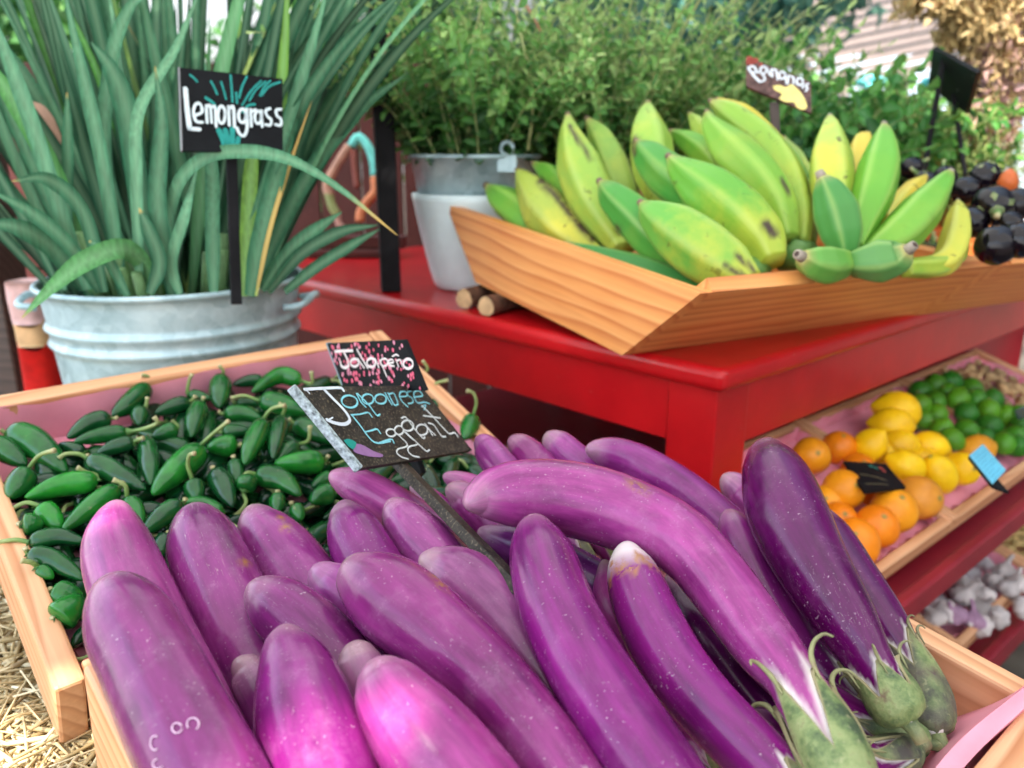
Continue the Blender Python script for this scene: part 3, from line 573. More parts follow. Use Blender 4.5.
def chili_geo(C3, R, stemP, rs=.0021):
    V, F, al, an = tube(C3, R, 18, lambda th, s: 1 + .03 * np.cos(3 * th + s * 3))
    parts = []
    if stemP is not None and len(stemP) > 1:
        sp = crspline(stemP, 16); k = len(sp)
        rad = np.concatenate([[rs * 2.6, rs * 2.2, rs * 1.35], np.full(k - 5, rs), [rs * 1.15, rs * 1.3]])
        sv, sf, sa, _ = tube(sp, rad, 9); parts.append((sv, sf, dict(along=sa)))
        # little star-shaped cap over the shoulder
        c0 = C3[0]; ax = unit(sp[0] - C3[min(5, len(C3) - 1)]); n1 = unit(np.cross(ax, [0.3, .1, 1])); n2 = np.cross(ax, n1); r0 = max(R) * .62
        cv = [sp[1] + ax * .001]; cf = []
        for q in range(20):
            a = q * math.pi / 10; w = r0 * (1 + .16 * math.cos(5 * a)); cv.append(sp[0] - ax * .0015 * (1 + .3 * math.cos(5 * a)) + (n1 * math.cos(a) + n2 * math.sin(a)) * w * .8)
        for q in range(20): cf.append((0, 1 + q, 1 + (q + 1) % 20))
        for q in range(20): cv.append(np.array(cv[1 + q]) - ax * .0025)
        for q in range(20): cf.append((1 + q, 21 + q, 21 + (q + 1) % 20, 1 + (q + 1) % 20))
        parts.append((np.array(cv), cf, dict(along=np.full(len(cv), .1))))
    return V, F, parts
PROF = [(0., .34), (.03, .58), (.08, .80), (.18, .96), (.34, 1.0), (.52, .94), (.70, .78), (.84, .56), (.93, .36), (.98, .18), (1., .04)]
def prof_r(t): return np.interp(t, [p[0] for p in PROF], [p[1] for p in PROF])
def pepper(i):
    z, body, hw, stem, tone, bump, lab = CH[i]
    ox, oy, sc = Z[z]; B = np.array(body, float) / sc + [ox, oy]; hw = hw / sc * 1.04
    oa, ob = OFF_C[i]
    h = -.016 + bump / 100 - (.006 if B[:, 1].mean() < 425 else 0)
    t = np.concatenate([np.linspace(0, .1, 5), np.linspace(.1, .9, 20)[1:], np.linspace(.9, 1, 7)[1:]])
    Bc = crspline(B, 41); Q = np.stack([np.interp(t * 40, np.arange(41), Bc[:, k]) for k in range(2)], 1)
    d = np.array([depth(onplane(q[0], q[1], cP + cN * h, cN)) for q in Q]) + oa * (1 - t) + ob * t
    C3 = np.array([U(q[0], q[1], dd) for q, dd in zip(Q, d)]); R = prof_r(t) * hw * d.mean() / FPX
    S = np.array(stem, float) / sc + [ox, oy]
    n = len(S); ds = d[0] - np.linspace(0, 1, n) * (.010 if n > 2 else .002); ds[0] = d[0]
    S3 = [C3[0] * .4 + C3[1] * .6] + [U(q[0], q[1], dd) for q, dd in zip(S, ds)]
    if n == 2: S3[-1] = S3[-1] + np.array([0, 0, .002])
    V, F, parts = chili_geo(C3, R, S3)
    root = empty('jalapeno', C3.mean(0) - np.array([0, 0, R.max()]), lab, 'pepper', 'jalapenos in the pink-papered crate')
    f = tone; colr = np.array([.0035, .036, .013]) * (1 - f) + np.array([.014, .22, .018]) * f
    mesh('body', V, F, MAT['chili'], root, color=colr)
    sv, sf, sa = join(parts); mesh('stem', sv, sf, MAT['cstem'], root, attrs=sa)
    return root
for i in range(len(CH)): pepper(i)
# peppers buried under the visible ones
t = np.concatenate([np.linspace(0, .1, 4), np.linspace(.1, .9, 12)[1:], np.linspace(.9, 1, 5)[1:]])
C0 = np.stack([(t - .5) * .062, .004 * np.sin(t * 3), 0 * t], 1)
V, F, parts = chili_geo(C0, prof_r(t) * .0118, [C0[1], C0[0] - [.003, 0, 0], C0[0] - [.012, 0, -.004], C0[0] - [.020, .004, -.003]])
BUR = 'dark jalapeno mostly buried beneath the others in the pink-papered crate'
proto = empty('jalapeno', (0, 0, 0), BUR, 'pepper', 'buried jalapenos in the pink-papered crate')
mesh('body', V, F, MAT['chili'], proto, color=(.003, .034, .012)); sv, sf, sa = join(parts); mesh('stem', sv, sf, MAT['cstem'], proto, attrs=sa)
first = True
for lev, db, de in ((0, .030, .050), (1, .026, .042)):
    row = 0
    for b in np.arange(.030, .365, db):
        row += 1
        for e in np.arange(.045, .52, de):
            e2 = e + rng.uniform(-.012, .012) + (de / 2 if row % 2 else 0); b2 = b + rng.uniform(-.006, .006)
            if e2 > .505: continue
            if b > .315 and e2 < .15: continue
            if lev and b2 > .33: continue
            if b2 < .09 and e2 < .05: continue
            p = cP + cE * e2 + cB * b2 + cN * ((-.046 if lev == 0 else -.026 - .010 * (b > .29)) + rng.uniform(-.003, .003))
            yaw = rng.uniform(0, 6.28); x = unit(cE * math.cos(yaw) + cB * math.sin(yaw) + cN * rng.uniform(-.2, .2)); y = unit(np.cross(cN, x)); zz = np.cross(x, y)
            rot = mat4((0, 0, 0), x, y, zz).to_euler()
            if first: o = proto; o.location = Vector(p); o.rotation_euler = rot; first = False
            else:
                o = copy_thing(proto, p, rot, rng.uniform(.85, 1.15)); f = rng.uniform(0, .35) ** 1.5
                for ch in o.children:
                    if ch.name.startswith('body'): ch.color = (.003 + .01 * f, .028 + .18 * f, .011, 1)

# ================================================================== CRATES AND PAPER
def crate(label, P, E, B, N, W, D, hs, hb, mat, t=.022, name='crate', cat='crate', group=None):
    """P: outer top corner; E across, B depthwise, N up. Boards: two sides along B, two ends along E, bottom"""
    root = empty(name, P + E * W / 2 + B * D / 2 - N * hs, label, cat, group)
    for o in (P, P + E * (W - t)): board('side_board', mat, o - N * hs, B, E, N, (D, t, hs), root, .003)
    for o in (P, P + B * (D - t)): board('end_board', mat, o + E * t - N * hs, E, B, N, (W - 2 * t, t, hb), root, .003)
    board('bottom_board', mat, P + E * t + B * t - N * hs, E, B, N, (W - 2 * t, D - 2 * t, .010), root, .001)
    return root
CD_ = .398
crate('pine crate lined with pink paper, full of green jalapenos', cP, cE, cB, cN, .53, CD_, .070, .068, MAT['crate'], group='pine produce crates')
ED = .42; eF = eP - eB * ED
crate('front pine crate heaped with purple eggplants, pink paper folded at one corner', eF, eE, eB, eN, .53, ED, .090, .084, MAT['crate'], group='pine produce crates')

def sheet(name, rows, parent=None, thick=.0004, mat=None, label=None, cat=None, wob=.0015, sub=5):
    """paper through rows of 3-D points (same count each), smoothed"""
    A = np.array([crspline(r, (len(r) - 1) * sub + 1) for r in rows])
    A = np.stack([crspline(A[:, k], (len(rows) - 1) * sub + 1) for k in range(A.shape[1])], 1)
    n, m = A.shape[:2]
    A = A + rng.normal(0, wob, (n, m, 1)) * np.array([.4, .4, 1])
    V = A.reshape(-1, 3); F = [(i * m + k, i * m + k + 1, (i + 1) * m + k + 1, (i + 1) * m + k) for i in range(n - 1) for k in range(m - 1)]
    return V, F
def liner(label, P, E, B, N, W, D, h, t, walls, name='paper_liner', rise=None):
    parts = []; q = .0035; dep = h - .0125
    def pt(e, b, z): return P + E * e + B * b + N * z
    x0, x1, y0, y1 = t + q, W - t - q, t + q, D - t - q
    def wallgrid(a, b, top, nu=40, nv=8):
        rows = []
        ph = rng.uniform(0, 6)
        for j in range(nv + 1):
            r = []
            for i in range(nu + 1):
                f = i / nu; e = a[0] + (b[0] - a[0]) * f; bb = a[1] + (b[1] - a[1]) * f
                nx, ny = (0, 1) if abs(a[1] - b[1]) < 1e-6 else (1, 0)
                w = .0014 * math.sin(f * 31 + ph + j * .5) + .0014 * math.sin(f * 57 + ph * 2) * (j / nv)
                tp = -top + .0025 * math.sin(f * 9 + ph) + .0015 * math.sin(f * 23 + ph)
                z = -dep + (tp + dep) * j / nv
                r.append(pt(e + nx * w, bb + ny * w, z))
            rows.append(r)
        A = np.array(rows); n, m = A.shape[:2]
        return A.reshape(-1, 3), [(i * m + k, i * m + k + 1, (i + 1) * m + k + 1, (i + 1) * m + k) for i in range(n - 1) for k in range(m - 1)], {}
    C = dict(front=((x0, y0), (x1, y0)), back=((x0, y1), (x1, y1)), left=((x0, y0), (x0, y1)), right=((x1, y0), (x1, y1)))
    for w, top in walls.items(): parts.append(wallgrid(*C[w], top))
    bx = [[pt(x0 + (x1 - x0) * i / 12, y0 + (y1 - y0) * j / 10, -dep + .0008 * math.sin(i * 2 + j)) for i in range(13)] for j in range(11)]
    A = np.array(bx); parts.append((A.reshape(-1, 3), [(i * 13 + k, i * 13 + k + 1, (i + 1) * 13 + k + 1, (i + 1) * 13 + k) for i in range(10) for k in range(12)], {}))
    V, F, _ = join(parts)
    return mesh(name, V, F, MAT['paper'], attrs={}), parts
lo, _ = liner('', cP, cE, cB, cN, .53, CD_, .070, .022, dict(front=.012, back=.004, left=.030, right=.012))
tag(lo, 'pink paper lining the jalapeno crate, standing up along its back board', 'paper', 'pink paper liners')
def epx(x, y, h): return onplane(x, y, eP + eN * h, eN)
lo2, _ = liner('', eF, eE, eB, eN, .53, ED, .090, .022, dict(front=.020, left=.045))
fold = [
    [epx(850, 830, -.068), epx(900, 775, -.070), epx(938, 722, -.071), epx(984, 704, -.071)],
    [epx(862, 880, .000), epx(912, 800, .000), epx(962, 738, .002), epx(1036, 678, .012)],
    [epx(885, 890, -.003), epx(940, 800, -.004), epx(978, 752, -.004), epx(1040, 694, .004)],
    [epx(878, 880, -.022), epx(930, 800, -.024), epx(972, 756, -.024), epx(1036, 706, -.020)]]
rowsF = [crspline(r, 25) for r in fold]; parts = []
for q in range(3):
    A = np.array([rowsF[q] * (1 - s) + rowsF[q + 1] * s + eN * (.0016 * math.sin(s * 3.14) * np.sin(np.linspace(0, 11, 25) + q))[:, None] for s in np.linspace(0, 1, 6)])
    parts.append((A.reshape(-1, 3), [(i * 25 + k, i * 25 + k + 1, (i + 1) * 25 + k + 1, (i + 1) * 25 + k) for i in range(5) for k in range(24)], {}))
fv, ff, _ = join(parts)
fo = mesh('paper_fold', fv, ff, MAT['paper'], lo2)
tag(lo2, 'pink paper under the eggplants, its corner folded over the front board', 'paper', 'pink paper liners')
# supports under the crates
def support(P, E, B, N, W, D, h, z0, label):
    o = P + E * W / 2 + B * D * .8 - N * h
    zt = o[2] - .035; x = unit([E[0], E[1], 0]); y = unit([B[0], B[1], 0])
    return tag(board('wood_block', MAT['darkwood'], np.array([o[0], o[1], z0]) - x * W * .4 - y * .03, x, y, np.array([0, 0, 1.]), (W * .8, .06, zt - z0), bev=.003), label, 'block')
support(cP, cE, cB, cN, .53, CD_, .070, .70, 'dark wood block propping up the back of the jalapeno crate')
# ================================================================== SIGNS
def sign_plane(c, d0):
    """c: TL,TR,BR,BL pixels; depth d0 of TL -> centre, x (right), y (down), n (front), width, height"""
    r = [ray(*p) for p in c]
    A = np.stack([r[1], r[3], -r[2]], 1); k = np.linalg.solve(A, d0 * r[0])   # TL+BR=TR+BL
    P = [CAM + d0 * r[0], CAM + k[0] * r[1], CAM + k[2] * r[2], CAM + k[1] * r[3]]
    return P
def sign(name, label, corners, d0, mat, thick=.006, depths=None):
    P = [U(*p, d) for p, d in zip(corners, depths)] if depths else sign_plane(corners, d0); c = sum(P) / 4
    x = unit(P[1] - P[0] + P[2] - P[3]); n = unit(np.cross(P[3] - P[0], P[1] - P[0]))
    if np.dot(n, CAM - c) < 0: n = -n
    root = empty(name, P[3] * .5 + P[2] * .5, label, 'sign')
    # slab with the four corners in its own plane
    V = [p for p in P] + [p - n * thick for p in P]
    y = np.cross(n, x)
    M = mat4(c, x, y, n); Mi = np.array(M.inverted()); L = [(Mi @ np.append(v, 1))[:3] for v in V]
    F = [(0, 3, 2, 1), (4, 5, 6, 7), (0, 1, 5, 4), (1, 2, 6, 5), (2, 3, 7, 6), (3, 0, 4, 7)]
    mesh('board', L, F, mat, root, smooth=False, M=M)
    return root, c, n, P
def strokes(plane, n, items, lift=.0008):
    """items: list of (pixel polyline, width px) laid as flat painted strokes on the board plane"""
    parts = []
    for pl, w in items:
        P = [onplane(x, y, plane + n * lift, n) for x, y in pl]
        P = np.array(P)
        if len(P) > 2: P = crspline(P, (len(P) - 1) * 6 + 1)
        hw = w / 2 * depth(P.mean(0)) / FPX
        T = np.gradient(P, axis=0); T /= np.linalg.norm(T, axis=1)[:, None] + 1e-12; S = np.cross(n, T)
        m = len(P); V = []; F = []
        jit = 1 + rng.normal(0, .05, m)
        for i in range(m): V += [P[i] - S[i] * hw * jit[i], P[i] + S[i] * hw * jit[i]]
        F = [(2 * i, 2 * i + 2, 2 * i + 3, 2 * i + 1) for i in range(m - 1)]
        for e, sg in ((0, -1), (m - 1, 1)):       # round ends
            b = len(V); V.append(P[e])
            for a in np.linspace(-math.pi / 2, math.pi / 2, 7): V.append(P[e] + (T[e] * sg * math.cos(a) + S[e] * math.sin(a)) * hw)
            F += [(b, b + 1 + q, b + 2 + q) for q in range(6)]
        parts.append((np.array(V), F, {}))
    V, F, _ = join(parts); return V, F
def ell(cx, cy, rx, ry, rot=0, a0=0, a1=360, n=14):
    out = []
    for a in np.radians(np.linspace(a0, a1, n)):
        x, y = rx * math.cos(a), ry * math.sin(a); r = math.radians(rot); out.append((cx + x * math.cos(r) - y * math.sin(r), cy + x * math.sin(r) + y * math.cos(r)))
    return out
def zz(ox, oy, s, L, wscale=1.): return [([(ox + x / s, oy + y / s) for x, y in pl], w / s * wscale) for pl, w in L]
def poly(plane, n, pts, lift):
    P = crspline(np.array([onplane(x, y, plane + n * lift, n) for x, y in pts + [pts[0]]]), len(pts) * 4 + 1)[:-1]
    return P, [tuple(range(len(P)))], {}
def dots(plane, n, items, lift):
    parts = []
    for x, y, r in items:
        c = onplane(x, y, plane + n * lift, n); a = unit(np.cross(n, [.2, .1, 1])); b = np.cross(n, a); rr = r * depth(c) / FPX
        V = [c] + [c + (a * math.cos(q) + b * math.sin(q)) * rr for q in np.arange(10) * .6283]
        parts.append((np.array(V), [(0, 1 + q, 1 + (q + 1) % 10) for q in range(10)], {}))
    V, F, _ = join(parts); return V, F
def stake(root, name, p0, p1, w, t, n, mat, back=.004):
    p0 = np.asarray(p0); p1 = np.asarray(p1); x = unit(p1 - p0); z = unit(n - x * np.dot(n, x)); y = np.cross(z, x)
    return board(name, mat, p0 - y * w / 2 - z * (t + back), x, y, z, (np.linalg.norm(p1 - p0), w, t), root, .001)

# --- Japanese Eggplant
root, c, n, P = sign('chalkboard_sign', 'dark chalkboard sign reading Japanese Eggplant on a stake stuck among the eggplants', [(295.5, 387), (421, 385.5), (472, 450), (362, 468)], .62, MAT['chalk'], .0055)
tag(root, group='hand-lettered signs')
J = zz(290, 380, 7.68, [([(112, 72), (250, 64), (385, 60), (412, 82)], 26), ([(122, 74), (150, 102)], 14), ([(262, 72), (330, 142), (400, 212), (446, 272), (458, 312), (430, 336), (385, 338), (330, 325), (285, 305)], 30), ([(290, 310), (328, 288)], 14)])
V, F = strokes(c, n, J); o = mesh('lettering', V, F, MAT['paint'], root, False, color=(.62, .68, .74)); o['label'] = 'white chalk J'
cy = zz(290, 380, 7.68, [(ell(458, 165, 62, 46, 12), 17), ([(512, 105), (545, 168), (582, 208)], 15), ([(520, 105), (600, 185), (664, 268), (690, 264)], 15), (ell(598, 146, 44, 38, 10), 15), (ell(696, 146, 44, 36, 10), 15)])
cy += zz(380, 380, 7.68, [([(40, 100), (66, 150), (92, 190)], 14), ([(62, 100), (108, 188), (140, 186)], 14), ([(70, 108), (105, 102), (128, 150), (140, 188)], 13), ([(152, 128), (205, 122), (195, 90), (160, 92), (150, 122), (170, 165), (212, 205)], 13), ([(245, 86), (212, 92), (215, 118), (246, 140), (252, 172), (218, 182)], 13), ([(268, 130), (326, 120), (302, 84), (264, 92), (262, 130), (290, 175), (340, 170), (380, 182)], 13)])
cy += zz(290, 380, 7.68, [([(470, 268), (540, 262), (600, 250), (630, 283)], 14), ([(480, 275), (540, 350), (590, 420), (640, 472), (690, 484), (770, 470)], 16), ([(578, 398), (625, 388), (668, 377), (695, 410)], 14)])
cy += zz(380, 380, 7.68, [([(0, 480), (85, 455), (108, 484)], 14), ([(318, 206), (352, 192), (338, 230)], 9)])
V, F = strokes(c, n, cy); o = mesh('lettering', V, F, MAT['paint'], root, False, color=(.22, .58, .66)); o['label'] = 'turquoise letters apanese and E'
wh = zz(380, 380, 7.68, [(ell(84, 405, 36, 28, 10), 14), ([(118, 400), (160, 440), (205, 485), (200, 512), (140, 530), (130, 560), (165, 590), (215, 606)], 13), (ell(146, 386, 34, 34, 10), 14), ([(180, 390), (232, 440), (290, 490), (225, 512), (216, 545), (250, 580), (300, 592)], 13),
    (ell(212, 350, 46, 40, 15), 15), ([(196, 400), (270, 468), (352, 543), (380, 536)], 13), ([(165, 292), (200, 288), (262, 372), (328, 445), (345, 438)], 13), (ell(322, 382, 44, 40, 20), 14), ([(352, 342), (380, 388), (404, 425)], 13), ([(345, 335), (385, 385), (424, 422)], 12), ([(372, 330), (412, 345), (452, 402), (478, 434), (504, 434)], 13), ([(322, 196), (400, 275), (480, 362), (532, 412), (572, 404), (600, 438)], 14), ([(334, 274), (395, 282), (462, 292)], 13)])
V, F = strokes(c, n, wh, .0010); o = mesh('lettering', V, F, MAT['paint'], root, False, color=(.62, .66, .66)); o['label'] = 'white letters ggplant'
parts = [poly(c, n, [(290 + x / 7.68, 380 + y / 7.68) for x, y in [(498, 486), (560, 500), (640, 545), (712, 572), (700, 592), (620, 588), (545, 572), (488, 545)]], .0007)]
V, F, _ = join(parts); mesh('painted_eggplant', V, F, MAT['paint'], root, False, color=(.26, .13, .29))
parts = [poly(c, n, [(290 + x / 7.68, 380 + y / 7.68) for x, y in [(412, 462), (450, 452), (508, 480), (490, 530), (452, 512)]], .0009)]
V, F, _ = join(parts); mesh('painted_calyx', V, F, MAT['paint'], root, False, color=(.01, .25, .21))
ed = [P[0] + n * .0004, P[3] + n * .0004]      # worn white left edge
x = unit(P[3] - P[0]); o = board('worn_edge', m_plain('worn_white_edge', (.36, .43, .45), .7, var=.5, scale=260), P[0] - n * .0062 - x * .002 - np.cross(n, x) * .0036 * (1 if np.dot(np.cross(n, x), P[1] - P[0]) > 0 else -1), x, np.cross(n, x), n, (np.linalg.norm(P[3] - P[0]) * 1.02, .0050, .0075), root, .0010, color=(.42, .50, .52))
m = (P[3] * .62 + P[2] * .38)
p1 = epx(492, 549, .055); t0 = m + unit(m - p1) * .03 - n * .006
stake(root, 'stake', t0, p1 + unit(p1 - m) * .05, .019, .008, n, MAT['chalk'], .0005)

# --- Jalapeno
root, c, n, P = sign('chalkboard_sign', 'small dark sign reading Jalapeno amid pink dots, standing at the back of the pepper crate', [(326, 343.5), (403, 340), (424, 391), (342, 386)], .90, MAT['blackboard'], .005)
tag(root, group='hand-lettered signs')
Z3 = (322, 332, 9.309)
jl = zz(*Z3, [([(120, 182), (200, 176), (285, 174)], 26), ([(205, 190), (238, 262), (245, 315), (215, 332), (180, 315), (172, 278)], 28), (ell(303, 285, 38, 36), 24), ([(335, 250), (362, 292), (392, 332)], 20), ([(325, 162), (372, 245), (425, 335)], 22), (ell(458, 285, 40, 40), 24), ([(494, 250), (530, 330)], 20), ([(538, 262), (570, 335), (602, 412)], 20), (ell(578, 282, 34, 34), 20), ([(622, 292), (664, 280), (650, 256), (620, 270), (628, 308), (672, 318)], 18), ([(690, 262), (712, 322)], 18), ([(694, 268), (730, 262), (748, 318)], 18), ([(655, 226), (690, 210), (712, 222)], 16), (ell(802, 296, 44, 44), 26)])
V, F = strokes(c, n, jl, .0012); o = mesh('lettering', V, F, MAT['paint'], root, False, color=(.66, .60, .58))
dl = []
r2 = np.random.RandomState(3)
for q in range(150):
    u, v = r2.uniform(.03, .98), r2.uniform(.03, .98); a = P[0] * (1 - u) * (1 - v) + P[1] * u * (1 - v) + P[2] * u * v + P[3] * (1 - u) * v
    w = a - CAM; dl.append((512 + FPX * np.dot(w, CR) / np.dot(w, CF), 384 - FPX * np.dot(w, CU) / np.dot(w, CF), r2.uniform(1.5, 2.6)))
V, F = dots(c, n, dl[:90], .0005); mesh('painted_dots', V, F, MAT['paint'], root, False, color=(.62, .10, .17))
V, F = dots(c, n, dl[90:], .0007); mesh('painted_dots', V, F, MAT['paint'], root, False, color=(.60, .22, .30))
x = unit(P[3] - P[0]); board('worn_edge', MAT['paint'], P[0] - n * .0055, x, np.cross(n, x), n, (np.linalg.norm(P[3] - P[0]), .002, .006), root, .0004, color=(.22, .30, .33))
m = P[3] * .5 + P[2] * .5; dn = unit(P[3] - P[0]); stake(root, 'stake', m - dn * .03, m + dn * .10, .016, .006, n, MAT['blackwood'], .005)

# --- Lemongrass
root, c, n, P = sign('chalkboard_sign', 'black sign reading Lemongrass with a teal grass clump painted on it, in the tub', [(178, 67), (282.5, 79), (283, 151.5), (181, 151)], .985, MAT['blackboard'], .006, depths=(.975, 1.035, 1.035, .975))
tag(root, group='hand-lettered signs')
Z4 = (170, 60, 7.68)
tl = zz(*Z4, [([(375, 540), (405, 610), (430, 690)], 40), ([(425, 540), (440, 610), (450, 690)], 40), ([(480, 530), (478, 610), (470, 690)], 40), ([(525, 600), (515, 650), (500, 690)], 34), ([(155, 115), (180, 135), (208, 165)], 16), ([(315, 165), (340, 210), (362, 262)], 16), ([(393, 168), (412, 230), (430, 300)], 15), ([(465, 118), (473, 210), (480, 320)], 16), ([(508, 250), (512, 300), (515, 330)], 16), ([(590, 128), (555, 200), (530, 290)], 15), ([(700, 160), (620, 240), (555, 345)], 14), ([(735, 165), (660, 230), (610, 310)], 14), ([(770, 160), (725, 205), (690, 272)], 14), ([(845, 170), (765, 200), (700, 272)], 16), ([(275, 290), (330, 330), (370, 400)], 22), ([(650, 340), (600, 350), (560, 400)], 18)])
V, F = strokes(c, n, tl, .0006); mesh('painted_grass', V, F, MAT['paint'], root, False, color=(.012, .27, .24))
ll = zz(*Z4, [([(118, 222), (132, 380), (150, 525)], 36), ([(150, 528), (190, 530), (226, 532)], 30), ([(188, 428), (246, 398), (232, 338), (196, 342), (180, 400), (202, 470), (248, 478)], 22), ([(278, 350), (285, 480)], 22), ([(284, 362), (308, 350), (320, 480)], 20), ([(320, 365), (345, 362), (354, 512)], 20), (ell(396, 420, 28, 66), 22), ([(450, 358), (455, 500)], 22), ([(456, 372), (486, 362), (496, 512)], 22), (ell(556, 428, 30, 52), 22), ([(590, 378), (592, 520), (568, 582), (532, 562), (515, 522)], 22), ([(620, 380), (625, 508)], 20), ([(625, 402), (656, 380)], 18), (ell(676, 440, 25, 48), 20), ([(702, 388), (708, 512)], 20), ([(768, 372), (736, 388), (745, 428), (776, 458), (770, 500), (734, 496)], 20), ([(852, 378), (816, 385), (822, 428), (852, 455), (850, 500), (810, 496)], 20)])
V, F = strokes(c, n, ll, .0012); mesh('lettering', V, F, MAT['paint'], root, False, color=(.66, .76, .80))
x = unit(P[3] - P[0]); board('worn_edge', MAT['paint'], P[0] - n * .0065, x, np.cross(n, x), n, (np.linalg.norm(P[3] - P[0]), .002, .007), root, .0004, color=(.26, .27, .29))
m = P[3] * .5 + P[2] * .5; stake(root, 'stake', m + np.array([0, .006, .05]), U(238, 305, 1.035), .0135, .007, n, MAT['blackwood'], .007)

# --- Bananas
root, c, n, P = sign('chalkboard_sign', 'reddish-brown sign reading Bananas with a yellow banana bunch painted on it, tilted behind the bananas', [(746, 56), (811, 82), (811.5, 113), (746, 86)], 1.22, m_plain('brown_sign_board', (.11, .055, .05), .6, var=.5, scale=120), .007)
tag(root, group='hand-lettered signs')
Z5 = (740, 45, 9.6)
V, F = dots(c, n, [(740 + x / 9.6, 45 + y / 9.6, r_) for x, y, r_ in ((90, 130, 3), (120, 150, 3.4), (150, 150, 3), (110, 175, 2.6), (200, 185, 2), (75, 165, 2))], .0006); mesh('painted_patch', V, F, MAT['paint'], root, False, color=(.30, .05, .035))
V, F, _ = join([poly(c, n, [(740 + x / 9.6, 45 + y / 9.6) for x, y in [(318, 395), (380, 385), (440, 405), (490, 378), (540, 410), (600, 480), (645, 580), (612, 622), (545, 600), (520, 552), (430, 546), (378, 512), (402, 470), (335, 432)]], .0008)]); mesh('painted_bananas', V, F, MAT['paint'], root, False, color=(.72, .60, .20))
bl = zz(*Z5, [([(80, 222), (130, 290), (190, 352)], 24), ([(80, 215), (128, 204), (160, 255), (112, 262)], 20), ([(150, 262), (205, 268), (240, 330), (190, 355)], 20), (ell(224, 240, 28, 34), 20), ([(252, 215), (292, 292)], 18), ([(300, 232), (312, 302)], 20), ([(310, 236), (345, 244), (362, 330)], 20), (ell(405, 290, 28, 34), 20), ([(434, 270), (448, 370)], 18), ([(466, 292), (458, 372)], 18), ([(470, 298), (512, 312), (512, 372)], 18), (ell(574, 350, 30, 34), 20), ([(608, 350), (602, 412)], 18), ([(654, 372), (628, 390), (650, 412), (632, 442)], 18)])
V, F = strokes(c, n, bl, .0012); mesh('lettering', V, F, MAT['paint'], root, False, color=(.62, .66, .72))
m = U(775, 100, depth(c)); stake(root, 'stake', m, U(777, 165, depth(c)), .014, .007, n, m_plain('grey_brown_stake', (.08, .06, .055), .7), .007)

# --- two-legged black sign seen from behind, at right
root, c, n, P = sign('chalkboard_sign', 'blank black back of a two-legged sign above the dark baby eggplants', [(932.6, 48), (977, 73), (966, 114), (928, 86)], 1.55, MAT['blackboard'], .007)
tag(root, group='hand-lettered signs')
dC = depth(c)
stake(root, 'stake', U(948, 58, dC - .01), U(927, 178, dC - .01), .018, .010, n, MAT['blackwood'], -.012)
stake(root, 'stake', U(951, 95, dC + .015), U(963, 176, dC + .02), .011, .008, n, MAT['blackwood'], 0)
V, F = dots(c, n, [(957.5, 90, 1.4), (973, 76, 1.)], .0006); mesh('nail_head', V, F, MAT['paint'], root, False, color=(.4, .4, .38))

# ================================================================== RED TABLE
TZ = .90
TE, TL_ = az(48.5), az(-44); UP = np.array([0, 0, 1.])
TC = onz(724, 371, TZ)
def prism(name, pts2, z0, z1, mat, parent, bev=.004, seg=3):
    """vertical prism from a 2-D outline with bevelled edges"""
    import bmesh
    bm = bmesh.new(); c = np.mean(pts2, 0)
    lo = [bm.verts.new((p[0] - c[0], p[1] - c[1], z0 - (z0 + z1) / 2)) for p in pts2]; hi = [bm.verts.new((p[0] - c[0], p[1] - c[1], z1 - (z0 + z1) / 2)) for p in pts2]
    bm.faces.new(lo[::-1]); bm.faces.new(hi); k = len(pts2)
    for i in range(k): bm.faces.new((lo[i], lo[(i + 1) % k], hi[(i + 1) % k], hi[i]))
    bmesh.ops.recalc_face_normals(bm, faces=bm.faces)
    bmesh.ops.bevel(bm, geom=bm.edges[:], offset=bev, segments=seg, affect='EDGES', profile=.5)
    bm.verts.index_update(); V = [tuple(v.co) for v in bm.verts]; F = [tuple(v.index for v in f.verts) for f in bm.faces]; bm.free()
    return mesh(name, V, F, mat, parent, smooth=False, M=Matrix.Translation((c[0], c[1], (z0 + z1) / 2)))
def quad(o, a, la, b, lb): return [o[:2], (o + a * la)[:2], (o + a * la + b * lb)[:2], (o + b * lb)[:2]]
EL, LL = 1.75, 1.30
table = empty('display_table', (TC + TE * .6 + TL_ * .5) * np.array([1, 1, 0]), 'glossy red painted wooden display table holding the banana tray', 'table')
prism('tabletop', quad(TC, TE, EL, TL_, LL), TZ - .030, TZ, MAT['red'], table, .011, 4)
ins = .022
A0 = TC + TE * ins + TL_ * ins
prism('apron', quad(A0 + TL_ * .070, TE, .022, TL_, LL - .18), TZ - .115, TZ - .030, MAT['red'], table, .002)
prism('apron', quad(A0 + TE * .070, TE, EL - .18, TL_, .022), TZ - .118, TZ - .030, MAT['red'], table, .002)
prism('apron', quad(A0 + TE * .070 + TL_ * (LL - .1), TE, EL - .18, TL_, .022), TZ - .118, TZ - .030, MAT['red'], table, .002)
prism('apron', quad(A0 + TE * (EL - .1) + TL_ * .07, TE, .022, TL_, LL - .18), TZ - .118, TZ - .030, MAT['red'], table, .002)
for a in (0, EL - .115):
    for b in (0, LL - .115): prism('leg', quad(A0 + TE * a + TL_ * b - TE * .004 - TL_ * .004, TE, .072, TL_, .072), 0, TZ - .030, MAT['red'], table, .003)
prism('lower_shelf', quad(A0 + TE * .075 + TL_ * .075, TE, .62, TL_, LL - .3), .50, .525, MAT['maroon'], table, .004)
# slatted grey pallet boards glimpsed under the table
for k in range(7):
    p = TC + TL_ * (.20 + k * .13) + TE * .75
    prism('pallet_slat', quad(p, TE, .02, TL_, .05), .525, .86 - .01, MAT['darkwood'] if k % 2 else m_plain('grey_slat_%d' % k, (.16, .15, .15), .8), table, .002)
